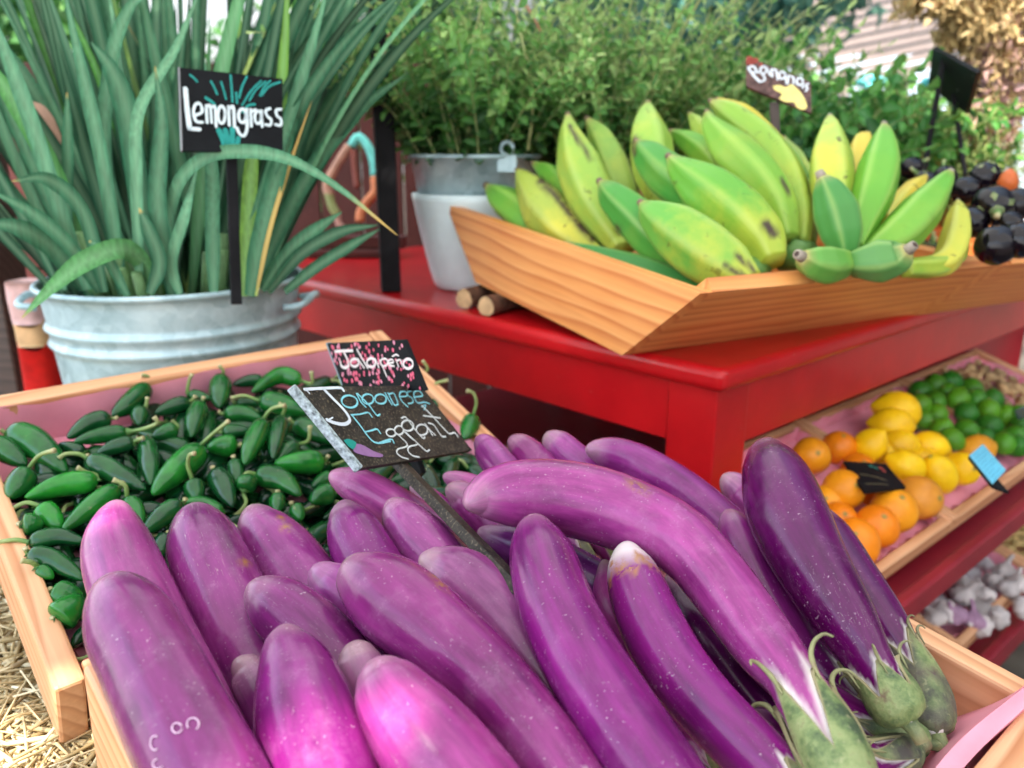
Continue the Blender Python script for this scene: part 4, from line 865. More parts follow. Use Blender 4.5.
# second, slightly raised table behind at left (its top catches the light)
# ================================================================== BANANA TRAY
TB = np.array([0.1384, 0.9763, 0.9012]); tl, ts, tn = np.array([0.8694, 0.494, -0.013]), np.array([-0.491, 0.8665, 0.0899]), np.array([0.0557, -0.0718, 0.9959])
TB = TB + np.array([0, 0, .001])
w_, W_, h_ = .4057, .6509, .1097; fl = (W_ - w_) / 2; EFL = -.0102
trTR = TB - ts * fl + tn * h_
def tray(label, o, L, lab2=None):
    root = empty('sloped_tray', o + tl * L / 2 + ts * w_ / 2, label, 'tray', 'pine display trays on the red table')
    th = .018
    def slab(name, a, b, c_, d, inward, long_axis, mat):
        a, b, c_, d = map(np.asarray, (a, b, c_, d)); V = [a, b, c_, d, a + inward, b + inward, c_ + inward, d + inward]
        cc = sum(V) / 8; x = unit(long_axis); n = unit(np.cross(b - a, d - a)); y = np.cross(n, x); M = mat4(cc, x, y, n); Mi = np.array(M.inverted())
        Lc = [(Mi @ np.append(v, 1))[:3] for v in V]
        return mesh(name, Lc, [(0, 1, 2, 3), (7, 6, 5, 4), (0, 4, 5, 1), (1, 5, 6, 2), (2, 6, 7, 3), (3, 7, 4, 0)], mat, root, smooth=False, M=M)
    BL, TRt, TLt = o + ts * w_, o - ts * fl + tn * h_, o + ts * (w_ + fl) + tn * h_
    for off, nm in ((0, 'end_board'), (L - th, 'end_board')):
        q = tl * off; slab(nm, o + q, BL + q, TLt + q, TRt + q, tl * th, ts, MAT['tray'])
    up = unit(ts * h_ + tn * fl)
    slab('side_board', o + tl * th, TRt + tl * th, TRt + tl * (L - th), o + tl * (L - th), up * .018, tl, MAT['tray'])
    up2 = unit(-ts * h_ + tn * fl)
    slab('side_board', BL + tl * th, TLt + tl * th, TLt + tl * (L - th), BL + tl * (L - th), up2 * .018, tl, MAT['tray'])
    slab('bottom_board', o + tl * th, BL + tl * th, BL + tl * (L - th), o + tl * (L - th), tn * .010, tl, MAT['tray'])
    return root
# length so that the divider falls at x = 1003 in the photo
LT = 0.5
for L in np.linspace(.3, 1.3, 400):
    q = trTR + tl * L - CAM
    if 512 + FPX * np.dot(q, CR) / np.dot(q, CF) >= 1003: LT = L; break
tray('long sloped pine tray full of green bananas at the red table corner', TB, LT)
tray('second pine tray at the picture edge, holding dark baby eggplants', TB + tl * (LT + .002), .55)
for k, (x, y, d, r, L) in enumerate(((484, 296, 1.36, .030, .10), (506, 303, 1.33, .024, .09))):
    p = onz(x, y + 8, TZ); ax = unit(np.array([.55, .8, 0.])); rr = (.0160, .0150)[k]
    p = p + np.array([0, 0, rr + .001])
    V, F, al, an = tube([p - ax * .055, p + ax * .055], [rr, rr], 20, lambda th, s: 1 + .05 * np.cos(3 * th) + .03 * np.cos(7 * th), cap=False)
    root = empty('log_piece', p - np.array([0, 0, rr]), ('split log wedged under the banana tray, beside the white planter', 'smaller cut log under the banana tray, right of the other one')[k], 'log', 'logs propping up the banana tray')
    mesh('bark', V, F, MAT['log'], root)
    V2 = [p - ax * .055] + [v for v in V[:20]]; mesh('cut_face', V2, [(0, 1 + (q + 1) % 20, 1 + q) for q in range(20)], MAT['logend'], root, False)

# ================================================================== BANANAS  (px,py,halfwidth) from blossom tip to stalk end, depths at both ends
BRUISE = [([(541, 182), (556, 196), (575, 220), (592, 238)], 4.0), ([(735, 256), (746, 263), (754, 272)], 2.2), ([(725, 266), (738, 272), (749, 279)], 2.4), ([(766, 224), (771, 230), (774, 234)], 4.5), ([(570, 126), (578, 140), (592, 160)], 2.2), ([(636, 138), (633, 146), (634, 154)], 2.5), ([(782, 180), (786, 187), (789, 193)], 2.2), ([(617, 228), (618, 230), (619, 231)], 3.)]
def banana(root, pts, d0, d1, col, yel, pale_tip=False, crown=None):
    P = np.array(pts, float)
    if len(P) < 5: P = np.vstack([P, ])
    n = 44; Q = crspline(P, n); t = np.linspace(0, 1, n)
    Q[:, 2] = np.maximum(np.interp(t * (len(P) - 1), np.arange(len(P)), P[:, 2]), 2.0) * .5 + np.maximum(Q[:, 2], 2.) * .5
    d = d0 + (d1 - d0) * t
    C3 = np.array([U(q[0], q[1], dd) for q, dd in zip(Q, d)]); R = Q[:, 2] * d / FPX
    ph = rng.uniform(0, 6.28)
    V, F, al, an = tube(C3, R, 30, lambda th, s: 1 + .075 * np.cos(5 * (th + ph)) + .02 * np.cos(2 * th))
    rid = np.clip(np.cos(5 * (an + ph)) * 3 - 2, 0, 1)
    D = V - CAM; zz_ = D @ CF; px = 512 + FPX * (D @ CR) / zz_; py = 384 - FPX * (D @ CU) / zz_; bru = np.zeros(len(V))
    for pl, wd in BRUISE:
        for q in crspline(np.array(pl, float), 14): bru = np.maximum(bru, np.clip(1.6 - np.hypot(px - q[0], py - q[1]) / wd, 0, 1))
    bru[zz_ > np.repeat((C3 - CAM) @ CF, 30)] = 0
    o = mesh('banana', V, F, MAT['banana'], root, attrs=dict(along=al, ridge=rid, bruise=bru), color=(*col, yel))
    dirv = unit(C3[0] - C3[3]); rn = R[0]
    nv, nf, _, _ = tube([C3[0] - dirv * rn * .3, C3[0] + dirv * rn * .8, C3[0] + dirv * rn * 1.3], [rn * .9, rn * (.78 if pale_tip else .95), rn * (.68 if pale_tip else .8)], 14)
    mesh('blossom_end', nv, nf, MAT['obj'], o, color=(.30, .25, .20) if pale_tip else (.16, .10, .07))
    cv = [C3[0] + dirv * rn * 1.31]; T, N, B = frames(np.array([C3[0], C3[0] + dirv]))
    for q in np.arange(10) * .6283: cv.append(C3[0] + dirv * rn * 1.32 + (N[0] * math.cos(q) + B[0] * math.sin(q)) * rn * (.42 if pale_tip else .55))
    mesh('blossom_scar', cv, [(0, 1 + q, 1 + (q + 1) % 10) for q in range(10)], MAT['obj'], o, False, color=(.06, .03, .025))
    return C3
g1, g2, g3, g4 = (.12, .34, .035), (.055, .25, .035), (.17, .37, .04), (.04, .19, .035)
BUNCH = [
 ('bunch of green bananas at the tray\'s left end, one with a long brown bruise', (600, 255, 1.20), [
  ([(488, 187, 4), (502, 199, 14), (525, 216, 19), (548, 238, 18), (575, 258, 10)], 1.34, 1.24, g1, .15),
  ([(518, 171, 3), (527, 185, 12), (545, 210, 23), (570, 238, 20), (598, 257, 9)], 1.30, 1.18, (.32, .40, .06), .85),
  ([(534, 164, 3), (550, 176, 12), (566, 198, 17), (585, 225, 16), (602, 250, 9)], 1.34, 1.22, g1, .2),
  ([(568, 116, 3), (570, 134, 11), (579, 165, 22), (595, 203, 23), (616, 238, 14), (622, 250, 9)], 1.24, 1.16, (.26, .42, .06), .5),
  ([(588, 120, 3), (600, 138, 12), (612, 165, 17), (622, 195, 18), (630, 225, 12), (628, 248, 8)], 1.29, 1.19, (.20, .36, .06), .3),
  ([(565, 243, 2), (600, 256, 9), (640, 270, 14), (680, 286, 15), (706, 296, 9)], 1.13, .985, g4, .0)]),
 ('biggest bunch of green bananas, low in the middle of the tray, dark tips facing left', (752, 272, .99), [
  ([(648, 104, 3), (648, 118, 12), (650, 141, 21), (655, 170, 21), (672, 205, 16), (690, 225, 10)], 1.22, 1.10, (.24, .41, .06), .45),
  ([(637, 142, 3), (648, 156, 15), (668, 176, 21), (700, 200, 21), (730, 225, 15)], 1.13, 1.05, g2, .15),
  ([(670, 158, 4), (682, 171, 14), (706, 191, 25), (736, 216, 28), (760, 242, 25), (772, 263, 15)], 1.07, .99, g1, .5),
  ([(601, 183, 4), (612, 196, 14), (633, 216, 20), (660, 242, 21), (695, 262, 17), (722, 272, 10)], 1.11, 1.02, g2, .1),
  ([(642, 204, 4), (653, 215, 15), (676, 231, 26), (704, 251, 29), (732, 270, 25), (752, 284, 14)], 1.03, .95, (.11, .33, .045), .55),
  ([(672, 132, 3), (688, 142, 11), (706, 156, 14), (725, 175, 12)], 1.24, 1.15, g1, .2)]),
 ('upper bunch of long green bananas standing behind the biggest bunch, yellow at its tip', (800, 255, 1.03), [
  ([(707, 113, 3), (713, 128, 11), (732, 152, 21), (758, 178, 21), (778, 208, 18), (788, 240, 11)], 1.15, 1.04, g3, .2),
  ([(712, 102, 3), (732, 115, 12), (764, 142, 16), (787, 175, 16), (799, 212, 14), (800, 245, 9)], 1.19, 1.06, (.22, .39, .05), .35),
  ([(718, 99, 2), (738, 111, 9), (752, 122, 10), (775, 145, 10)], 1.24, 1.14, (.55, .45, .05), 1.),
  ([(752, 127, 3), (775, 147, 11), (796, 180, 14), (806, 215, 13), (806, 245, 9)], 1.24, 1.09, g1, .3),
  ([(784, 138, 2), (798, 160, 8), (810, 190, 9), (812, 225, 9)], 1.29, 1.14, (.24, .38, .06), .5),
  ([(690, 114, 2), (699, 126, 9), (710, 142, 11), (725, 165, 10)], 1.25, 1.17, (.26, .40, .06), .3)]),
 ('spreading bunch of green bananas at the tray\'s right end, pale tips facing out', (855, 262, .99), [
  ([(830, 117, 3), (831, 131, 11), (831, 156, 20), (832, 182, 21), (836, 215, 14), (845, 245, 9)], 1.13, 1.02, (.32, .46, .07), .8),
  ([(868, 133, 2), (862, 145, 11), (857, 170, 13), (852, 200, 11), (850, 230, 8)], 1.20, 1.08, (.60, .46, .05), 1.),
  ([(884, 126, 4), (883, 141, 12), (880, 166, 20), (873, 195, 20), (862, 225, 14), (854, 248, 9)], 1.08, 1.0, g1, .05),
  ([(822, 178, 6), (828, 191, 15), (836, 212, 21), (842, 235, 19), (846, 255, 11)], .99, .975, (.06, .22, .045), .0),
  ([(949, 174, 5), (940, 187, 12), (921, 211, 20), (897, 236, 20), (868, 256, 11)], 1.06, .99, g1, .1),
  ([(908, 250, 7), (899, 256, 16), (880, 260, 21), (862, 262, 16), (848, 262, 9)], .915, .955, (.09, .24, .06), .0),
  ([(802, 257, 7), (811, 262, 15), (826, 265, 18), (842, 264, 14), (852, 262, 8)], .92, .96, (.10, .28, .045), .15),
  ([(958, 201, 2), (958, 216, 10), (955, 240, 14), (944, 262, 13), (915, 270, 8)], 1.12, 1.02, (.46, .48, .06), .9),
  ([(968, 236, 2), (957, 254, 9), (935, 266, 11), (905, 268, 9)], 1.10, 1.0, g3, .4),
  ([(926, 176, 2), (914, 188, 9), (900, 203, 10), (885, 222, 8)], 1.20, 1.1, (.60, .46, .05), 1.)])]
for lab, (cx, cy_, cd), bs in BUNCH:
    c = U(cx, cy_, cd); root = empty('banana_bunch', c - np.array([0, 0, .03]), lab, 'bananas', 'bunches of green bananas')
    ends = []
    for b in bs: ends.append(banana(root, *b, pale_tip='right end' in lab)[-1])
    V, F, _, _ = tube([c - np.array([.02, -.02, .012]), c, c + np.array([.02, .02, .004])], [.012, .022, .012], 16); mesh('crown', V, F, MAT['banana'], root, attrs=dict(along=np.full(len(V), .5), ridge=np.zeros(len(V))), color=(.08, .20, .05, .1))

# ================================================================== DARK BABY EGGPLANTS
def baby(x, y, r, d, lab, tilt, cal=True):
    c = U(x, y, d); R = r * d / FPX; ax = unit(tilt); prof = [(0, .05), (.04, .35), (.15, .74), (.35, .98), (.55, 1.0), (.75, .84), (.9, .55), (.97, .30), (1, .05)]
    tt = np.linspace(0, 1, 22); V, F, _, _ = tube([c + ax * (s - .5) * R * 2.3 for s in tt], [R * np.interp(s, [p[0] for p in prof], [p[1] for p in prof]) for s in tt], 24)
    root = empty('baby_eggplant', c - np.array([0, 0, R]), lab, 'eggplant', 'dark baby eggplants'); mesh('body', V, F, MAT['shiny'], root, color=(.005, .003, .006))
    e = c + ax * R * 1.15; n1 = unit(np.cross(ax, [.1, .2, 1])); n2 = np.cross(ax, n1); Vc = [e + ax * R * .05]; Fc = []
    for rg, (rad, dn) in enumerate(((.22, .02), (.50, .22), (.72, .45))):
        for q in range(20):
            a = q * math.pi / 10; k = 1 + (.28 * math.cos(5 * a) * rg / 2); Vc.append(e + (n1 * math.cos(a) + n2 * math.sin(a)) * R * rad * k - ax * R * dn * k)
    Fc += [(0, 1 + q, 1 + (q + 1) % 20) for q in range(20)]
    for g_ in range(2):
        for q in range(20): a0 = 1 + g_ * 20; Fc.append((a0 + q, a0 + 20 + q, a0 + 20 + (q + 1) % 20, a0 + (q + 1) % 20))
    mesh('calyx', Vc, Fc, MAT['calyx'], root, attrs=dict(rim=np.zeros(len(Vc))), color=(1, 1, 1, .2))
    sv, sf, sa, _ = tube([e, e + ax * R * .4 + n1 * R * .05, e + ax * R * .7 + n1 * R * .15], [R * .2, R * .14, R * .16], 8); mesh('stem', sv, sf, MAT['cstem'], root, attrs=dict(along=sa))
BB = [(984, 178, 15, 1.26, 'dark baby eggplant topmost in its tray, below the two-legged sign', (.2, -.2, .9)), (993, 206, 20, 1.16, 'dark baby eggplant in the middle of the second tray, green cap turned to the front', (-.3, -.9, -.2)), (1019, 204, 16, 1.18, 'dark baby eggplant cut by the picture edge, upper of two', (.9, .2, .3)), (997, 245, 20, 1.06, 'large dark baby eggplant at the tray\'s front board', (.9, .5, .2)), (1021, 240, 18, 1.05, 'dark baby eggplant cut by the picture edge, lower of two', (.3, .9, .2)), (972, 222, 15, 1.16, 'dark baby eggplant beside the yellow banana', (-.2, .9, .5)), (966, 190, 14, 1.25, 'dark baby eggplant just behind the yellow banana', (.5, .7, .4)), (912, 168, 11, 1.38, 'dark baby eggplant glimpsed behind the bananas, left of the sign legs', (.8, .3, .4)), (926, 182, 11, 1.34, 'second dark baby eggplant glimpsed behind the bananas', (-.6, .3, .6)), (1008, 226, 14, 1.13, 'dark baby eggplant squeezed between the large one and the green-capped one', (.2, .5, -.8)), (1004, 185, 13, 1.25, 'dark baby eggplant at the back right of its tray', (.6, .5, .5)), (945, 178, 12, 1.33, 'dark baby eggplant between the sign legs', (.1, .6, .7))]
for b in BB: baby(*b)
o2 = TB + tl * (LT + .002); bsrc = [o for o in COL.objects if o.name.startswith('baby_eggplant') and o.type == 'EMPTY'][0]
for a in np.arange(.045, .30, .048):
    for b in np.arange(.03, .40, .048):
        p = o2 + tl * (a + rng.uniform(-.008, .008)) + ts * (b + rng.uniform(-.008, .008)) + tn * (.012 + .02 * (b > .1))
        copy_thing(bsrc, p, (0, 0, rng.uniform(0, 6.28)), rng.uniform(.9, 1.1), 'dark baby eggplant lying in the bottom layer of the second tray')
r_ = .011; c = U(1008, 182, 1.23)
V, F, _, _ = tube([c + np.array([0, 0, z]) for z in (-.02, -.012, 0, .012, .02)], [.003, .012, .015, .011, .003], 16)
tag(mesh('orange_tomato', V, F, MAT['citrus'], color=(.55, .13, .03), attrs=dict(scar=np.zeros(len(V)))), 'small orange-red fruit among the dark baby eggplants', 'tomato')
# ================================================================== CITRUS RACK AT RIGHT
J = U(957, 517, 1.159); qE = az(49); qB = az(-41, 17.6); qN = unit(np.cross(qE, qB)); qF = az(139)
CW, CD = .38, .274
Bh = az(-41)
rack = empty('crate_rack', np.array([J[0], J[1], 0]) + qE * .2, 'dark red painted stepped rack holding the citrus and garlic crates', 'rack')
def hz(name, o, x, y, dims, mat, parent, bev=.003): return board(name, mat, o, x, y, UP, dims, parent, bev)
zs = J[2] - .050
hz('shelf', np.array([J[0], J[1], zs - .022]) - qE * .28 + qF * .012, qE, Bh, (1.40, .29, .020), MAT['maroon'], rack)
hz('shade_panel', np.array([J[0], J[1], zs - .002]) - qE * .28 - qF * .272, qE, Bh, (1.40, .012, .185), MAT['maroon'], rack)  # panel added to keep the gap behind the crates dark
hz('rail', np.array([J[0], J[1], zs - .022]) - qE * .62 + qF * .014, qE, qF, (1.74, .018, .036), MAT['maroon'], rack, .004)
K0 = onz(990, 617, .335); kB = az(-41, 15); kN = unit(np.cross(qE, kB))
hz('shelf', np.array([K0[0], K0[1], K0[2] - .09]) - qE * .52 + qF * .01, qE, Bh, (1.35, .34, .020), MAT['maroon'], rack)
hz('rail', np.array([K0[0], K0[1], K0[2] - .092]) - qE * .52 + qF * .010, qE, qF, (1.35, .020, .046), MAT['maroon'], rack, .004)
for e in (-.27, 1.06):
    p = np.array([J[0], J[1], 0]) + qE * e + Bh * .06; hz('post', p, qE, Bh, (.05, .05, zs - .02), MAT['maroon'], rack)
    p = np.array([K0[0], K0[1], 0]) + qE * (e * .75) + Bh * .005; hz('post', p, qE, Bh, (.05, .05, K0[2] - .09), MAT['maroon'], rack)
crate('pine crate of oranges on the red rack', J - qE * .28, qE, qB, qN, .278, CD, .037, .034, MAT['crate'], .014, group='pine produce crates')
crate('pine crate of lemons and limes on the red rack', J, qE, qB, qN, CW - .002, CD, .037, .034, MAT['crate'], .014, group='pine produce crates')
crate('pine crate of tan ginger roots, farthest on the upper rack', J + qE * CW, qE, qB, qN, CW - .002, CD, .037, .034, MAT['crate'], .014, group='pine produce crates')
for k, lb in ((-1, 'pink paper under the oranges on the rack'), (0, 'pink paper under the lemons and limes on the rack'), (1, 'pink paper under the ginger roots on the rack')):
    l_, _ = liner('', J + qE * (CW * k if k >= 0 else -.28), qE, qB, qN, CW - .002 if k >= 0 else .278, CD, .037, .014, dict(front=.008, back=.004, left=.010, right=.008)); tag(l_, lb, 'paper', 'pink paper liners')
def ball(x, y, r, h, o, n, elong=0., axis=None, nub=0., seg=28, rings=18, scar_dir=None, d=None):
    c = U(x, y, d) if d else onplane(x, y, o + n * h, n); R = r * depth(c) / FPX
    ax = unit(axis if axis is not None else rng.normal(0, 1, 3)); tt = np.linspace(0, 1, rings)
    pos = -np.cos(tt * math.pi) * R * (1 + elong); rad = np.sin(tt * math.pi) * R * 1.0
    if nub:
        k = tt > .84; pos = pos + k * (tt - .84) / .16 * R * nub; rad = np.where(k, np.maximum(rad, R * .16 * (1 - ((tt - .84) / .16) ** 4)), rad)
        k2 = tt < .1; pos = pos - k2 * (.1 - tt) / .1 * R * nub * .4
    rad = np.maximum(rad, R * .01)
    V, F, al, an = tube([c + ax * p for p in pos], rad, seg, lambda th, s: 1 + .015 * np.cos(3 * th) + .01 * np.cos(5 * th + 1))
    sc = np.clip((.006 - al) / .004, 0, 1) if not nub else np.clip((.012 - al) / .006, 0, 1)
    return c, R, V, F, sc, ax
def citrus(kind, cat, grp, x, y, r, h, col, label, elong=.0, axis=None, nub=0., d=None, scar=True):
    c, R, V, F, sc, ax = ball(x, y, r, h, J, qN, elong, axis, nub, d=d)
    root = empty(kind, c - np.array([0, 0, R]), label, cat, grp)
    mesh('peel', V, F, MAT['citrus'], root, color=col, attrs=dict(scar=sc * (1 if scar else .0)))
    e = V[:28].mean(0) ; a = -ax
    sv, sf, _, _ = tube([e - a * R * .02, e + a * R * .03, e + a * R * .045], [R * .075, R * .07, R * .04], 10); mesh('stem_button', sv, sf, MAT['obj'], root, color=(.30, .26, .06))
OR = (.82, .23, .006); OR2 = (.84, .32, .010); LE = (.90, .56, .006)
towards = lambda dx, dy: -unit(CR * dx + CU * dy - CF * .8)
OG = [(811, 456, 19, .005, OR2, 'yellow-orange fruit at the crate\'s left end, behind the tall dark eggplant', (0, .2)), (839, 448, 17, -.004, OR, 'deep orange fruit between two yellow ones at the back of the orange crate', (0, .9)),
 (843, 490, 20.5, .010, OR2, 'yellow-orange fruit left of the black card, stem dot showing', (.25, .3)), (829, 502, 18, -.008, OR2, 'orange fruit half hidden by the tall dark eggplant', (-.5, .3)), (854, 543, 25, .004, OR, 'large orange nearest the eggplant crate, in front', (-.3, .5)),
 (876, 527, 22, .000, OR, 'second large orange from the front, touching the nearest one', (.0, .6)), (893, 511, 23, .004, OR2, 'orange in front of the black card with a stem dot on top', (.05, .75)), (919, 498, 22, .004, (.74, .30, .03), 'pale orange at the front divider with a dark stem dot facing us', (.42, .1)), (858, 470, 17, -.012, OR, 'orange under the black card\'s back edge', (0, .5)), (838, 522, 20, -.014, OR, 'orange deep in the gap behind the nearest one', (0, .5)),
 (876, 497, 19, -.020, OR, 'orange hidden under the black card', (0, .6))]
for x, y, r, h, c, lb, dr in OG: citrus('orange', 'orange', 'oranges in the rack crate', x, y, r, h, c, lb, .02, towards(*dr))
LM = [(897, 411, 20, .030, 'upper of two stacked lemons at the pink paper', (-.9, .2, 0), .15), (892, 425, 17.5, .022, 'lower of two stacked lemons at the pink paper', (-1, .1, -.2), .2), (870, 446, 16.5, .012, 'round lemon beside the deep orange fruit at the back', (.3, .5, .3), .12), (901, 446, 16.5, .006, 'lemon in the second row, behind the black card', (-.8, .3, 0), .15), (930, 447, 15.5, .008, 'lemon in the second row with its tip pointing right', (.9, -.25, 0), .25), (906, 467, 17, .012, 'lemon right behind the black card\'s right corner', (-.8, .4, 0), .15), (939, 474, 17, .010, 'lemon at the front with its nub pointing down', (.5, -.75, -.3), .3), (961, 469, 17, .008, 'lemon end on with a dark dimple, beside the blue price card', (.1, .1, .9), .1), (977, 450, 15, .004, 'orange-yellow lemon behind the blue price card', (.8, .2, 0), .2), (884, 452, 15, -.01, 'lemon half buried between the back rows', (.8, .2, 0), .15), (918, 462, 15, -.008, 'lemon half buried right of the black card', (.8, .3, 0), .15)]
for x, y, r, h, lb, a, el in LM:
    ax = unit(CR * a[0] + CU * a[1] - CF * a[2]); ax = ax if a[2] < .8 else -ax
    citrus('lemon', 'lemon', 'lemons in the rack crate', x, y, r, h, LE if 'orange-yellow' not in lb else (.74, .33, .02), lb, el, ax, .22)
LI = [(490, 265), (570, 235), (650, 215), (750, 250), (490, 330), (565, 320), (685, 305), (860, 312), (500, 410), (575, 385), (730, 380), (842, 365), (932, 390), (600, 460), (730, 462), (850, 440), (920, 530), (988, 495), (655, 510), (820, 505), (1010, 440), (985, 545), (780, 310), (635, 275), (1000, 390)]
LL_ = ['lime at the back left corner of the limes, against the pink paper', 'second lime along the back edge', 'third lime along the back edge, lighter green', 'lime at the back right end of the heap', 'lime on the left edge of the heap, second from the back', 'dark lime in the second row from the back', 'pale-spotted lime in the middle of the second row', 'dark green lime standing apart at the right back', 'lime on the left edge above the stacked lemons', 'lime left of centre, third row', 'pale lime in the very centre of the heap', 'shaded lime right of the centre one', 'bright lime on the right rim beside the ginger', 'large dark lime just behind the lemons', 'pale lime in the fourth row, middle', 'round bright lime in the fourth row, right', 'lime behind the blue price card', 'lime at the right edge above the front board', 'small lime low behind the second-row lemon', 'lime low behind the orange-yellow lemon', 'lime under the second price tag', 'lime touching the front board at the picture edge', 'lime in the gap right of the second row', 'lime low between the back rows', 'lime at the right rim below the second price tag']
for (zx, zy), lb in zip(LI, LL_):
    f = rng.uniform(0, 1); citrus('lime', 'lime', 'limes in the rack crate', 824 + zx / 5.12, 340 + zy / 5.12, 11.2, .006 + rng.uniform(-.006, .008), (.02 + .08 * f, .14 + .16 * f, .012), lb, .12, unit(rng.normal(0, 1, 3)), .12)
# cards on the fruit
root, c, n, P = sign('price_card', 'black card with a faded painted picture lying on the oranges', [(843.5, 461), (886, 463.5), (906, 487), (865, 492)], 1.2, MAT['blackboard'], .004, depths=[depth(onplane(a, b, J + qN * h, qN)) for a, b, h in ((843.5, 461, .034), (886, 463.5, .034), (906, 487, .040), (865, 492, .040))])
V, F = dots(c, n, [(871, 466, 2.6), (876, 468, 2.2)], .0006); mesh('painted_mark', V, F, MAT['paint'], root, False, color=(.02, .16, .13))
V, F = dots(c, n, [(881, 468, 2.4), (884, 471, 2)], .0006); mesh('painted_mark', V, F, MAT['paint'], root, False, color=(.35, .06, .05))
V, F = strokes(c, n, [([(860, 474), (872, 476), (886, 480)], 1.4), ([(866, 484), (878, 484), (888, 485)], 1.2)], .0006); mesh('painted_mark', V, F, MAT['paint'], root, False, color=(.16, .13, .07))
root, c, n, P = sign('price_card', 'bright blue price card standing on the front board before the lemons', [(969.5, 455), (983, 444), (1006, 470), (993, 483.5)], 1.12, m_plain('blue_card', (.16, .58, .78), .5, var=.05), .002)
L_ = []
for k in range(9):
    a = k / 9 + .06; p0 = (969.5 + (993 - 969.5) * a, 455 + (483.5 - 455) * a); p1 = (983 + 23 * a, 444 + 26 * a)
    f = [.1, .9] if k % 3 else [.12, .6]; L_.append(([(p0[0] + (p1[0] - p0[0]) * q, p0[1] + (p1[1] - p0[1]) * q + (.5 if i % 2 else 0)) for i, q in enumerate(np.linspace(f[0], f[1], 6))], .55))
V, F = strokes(c, n, L_, .0005); mesh('scribbled_lines', V, F, MAT['paint'], root, False, color=(.07, .34, .52))
x = unit(P[3] - P[0]); board('backing', MAT['blackboard'], P[0] - n * .006, x, np.cross(n, x), n, (np.linalg.norm(P[3] - P[0]) * 1.04, -.022 if np.dot(np.cross(n, x), P[1] - P[0]) < 0 else .022, .0035), root, .0004)
root, c, n, P = sign('price_card', 'blue price card cut by the right picture edge, above the limes', [(1014, 411), (1030, 404), (1034, 416), (1018, 420)], 1.34, MAT['paint'], .002); root.children[0].color = (.15, .35, .58, 1)

# ginger, garlic, peanuts
def lump(seedv, n=10):
    r = np.random.RandomState(seedv); pr = []
    pts = crspline(np.cumsum(np.vstack([[0, 0, 0], r.uniform(-.4, 1, (3, 3)) * [.016, .010, .006]]), 0), n); R = (.0075 + .003 * np.sin(np.arange(n) * 1.9 + r.uniform(0, 6))); R[0] = R[-1] = .003
    V, F, _, _ = tube(pts, R, 12); pr.append((V - pts.mean(0), F, {}))
    q = crspline(np.array([[0, 0, 0], r.uniform(-1, 1, 3) * .010, r.uniform(-1, 1, 3) * .018]), 6); V, F, _, _ = tube(q, [.006, .007, .0065, .006, .005, .002], 10); pr.append((V, F, {}))
    return join(pr)[:2]
GIN = 'knobbly tan ginger root in the far crate beyond the limes'
protos = []
for s_ in (1, 2, 3):
    V, F = lump(s_); protos.append(tag(mesh('ginger_root', V, F, MAT['nut'], M=Matrix.Identity(4), color=(.42, .27, .13)), GIN, 'ginger', 'ginger roots in the far crate'))
k = 0
for b in np.arange(.03, .26, .021):
    for e in np.arange(.025, .36, .026):
        p = J + qE * (CW + e + rng.uniform(-.008, .008)) + qB * (b + rng.uniform(-.006, .006)) + qN * (-.026 + rng.uniform(-.006, .02)); rot = tuple(rng.uniform(0, 6.28, 3))
        if k < 3: o = protos[k]; o.location = Vector(p); o.rotation_euler = rot
        else: copy_thing(protos[k % 3], p, rot, rng.uniform(.8, 1.25), color=np.array([.42, .27, .13]) * rng.uniform(.6, 1.3))
        k += 1
xx = onplane(986, 548, K0 - kN * .02, kN); eD = np.dot(xx - K0, qE)
GW = .40
crate('pine crate of garlic bulbs on the low step of the rack', K0 + qE * (eD - GW), qE, kB, kN, GW - .002, .29, .055, .050, MAT['crate'], .014, group='pine produce crates')
crate('pine crate of unshelled peanuts on the low step of the rack', K0 + qE * eD, qE, kB, kN, GW - .002, .29, .055, .050, MAT['crate'], .014, group='pine produce crates')
l_, _ = liner('', K0 + qE * (eD - GW), qE, kB, kN, GW - .002, .29, .055, .014, dict(front=.006, back=.004, left=.010, right=.008)); tag(l_, 'pink paper under the garlic bulbs', 'paper', 'pink paper liners')
def garlic_geo():
    c = np.zeros(3); prof = [(.004, 0), (.012, .0005), (.020, .005), (.0235, .012), (.0215, .019), (.014, .026), (.0065, .032), (.0042, .040), (.0040, .050), (.0015, .052)]
    V, F = lathe(c, prof, 40); th = np.arctan2(V[:, 1], V[:, 0]); z = V[:, 2]; amp = np.interp(z, [0, .008, .026, .034], [.1, .13, .08, 0]); k = 1 - amp * np.abs(np.cos(3.5 * th)) ** 3 * 1.0
    V[:, 0] *= k; V[:, 1] *= k; V[:, 0] += np.clip(z - .03, 0, 1) * .35
    return V, F
GV, GF = garlic_geo()
GA = [(979, 605, 'large pale garlic bulb nearest the red rail, left of its row'), (962, 592, 'garlic bulb behind the nearest one, half under the red rail'), (961, 611, 'purple-streaked garlic bulb at the front left'), (986, 595, 'garlic bulb in the middle of the heap'), (1004, 586, 'white garlic bulb on the right of the heap'), (998, 610, 'garlic bulb at the front board by the pink paper'), (957, 581, 'shaded garlic bulb under the red rail'), (1017, 582, 'garlic bulb cut by the right picture edge'), (1005, 572, 'garlic bulb on the top of the heap near the peanuts'), (975, 581, 'greyish garlic bulb at the back of the heap'), (990, 577, 'garlic bulb at the back beside the black cloth-like leaf'), (945, 601, 'garlic bulb cut by the red rail'), (973, 620, 'purple garlic bulb lowest at the front'), (1018, 600, 'garlic bulb leaning on the front board at the picture edge'), (940, 618, 'garlic bulb glimpsed over the eggplant crate board'), (985, 618, 'small garlic bulb on the pink paper at the front')]
GA = [g for g in GA]
gp = None
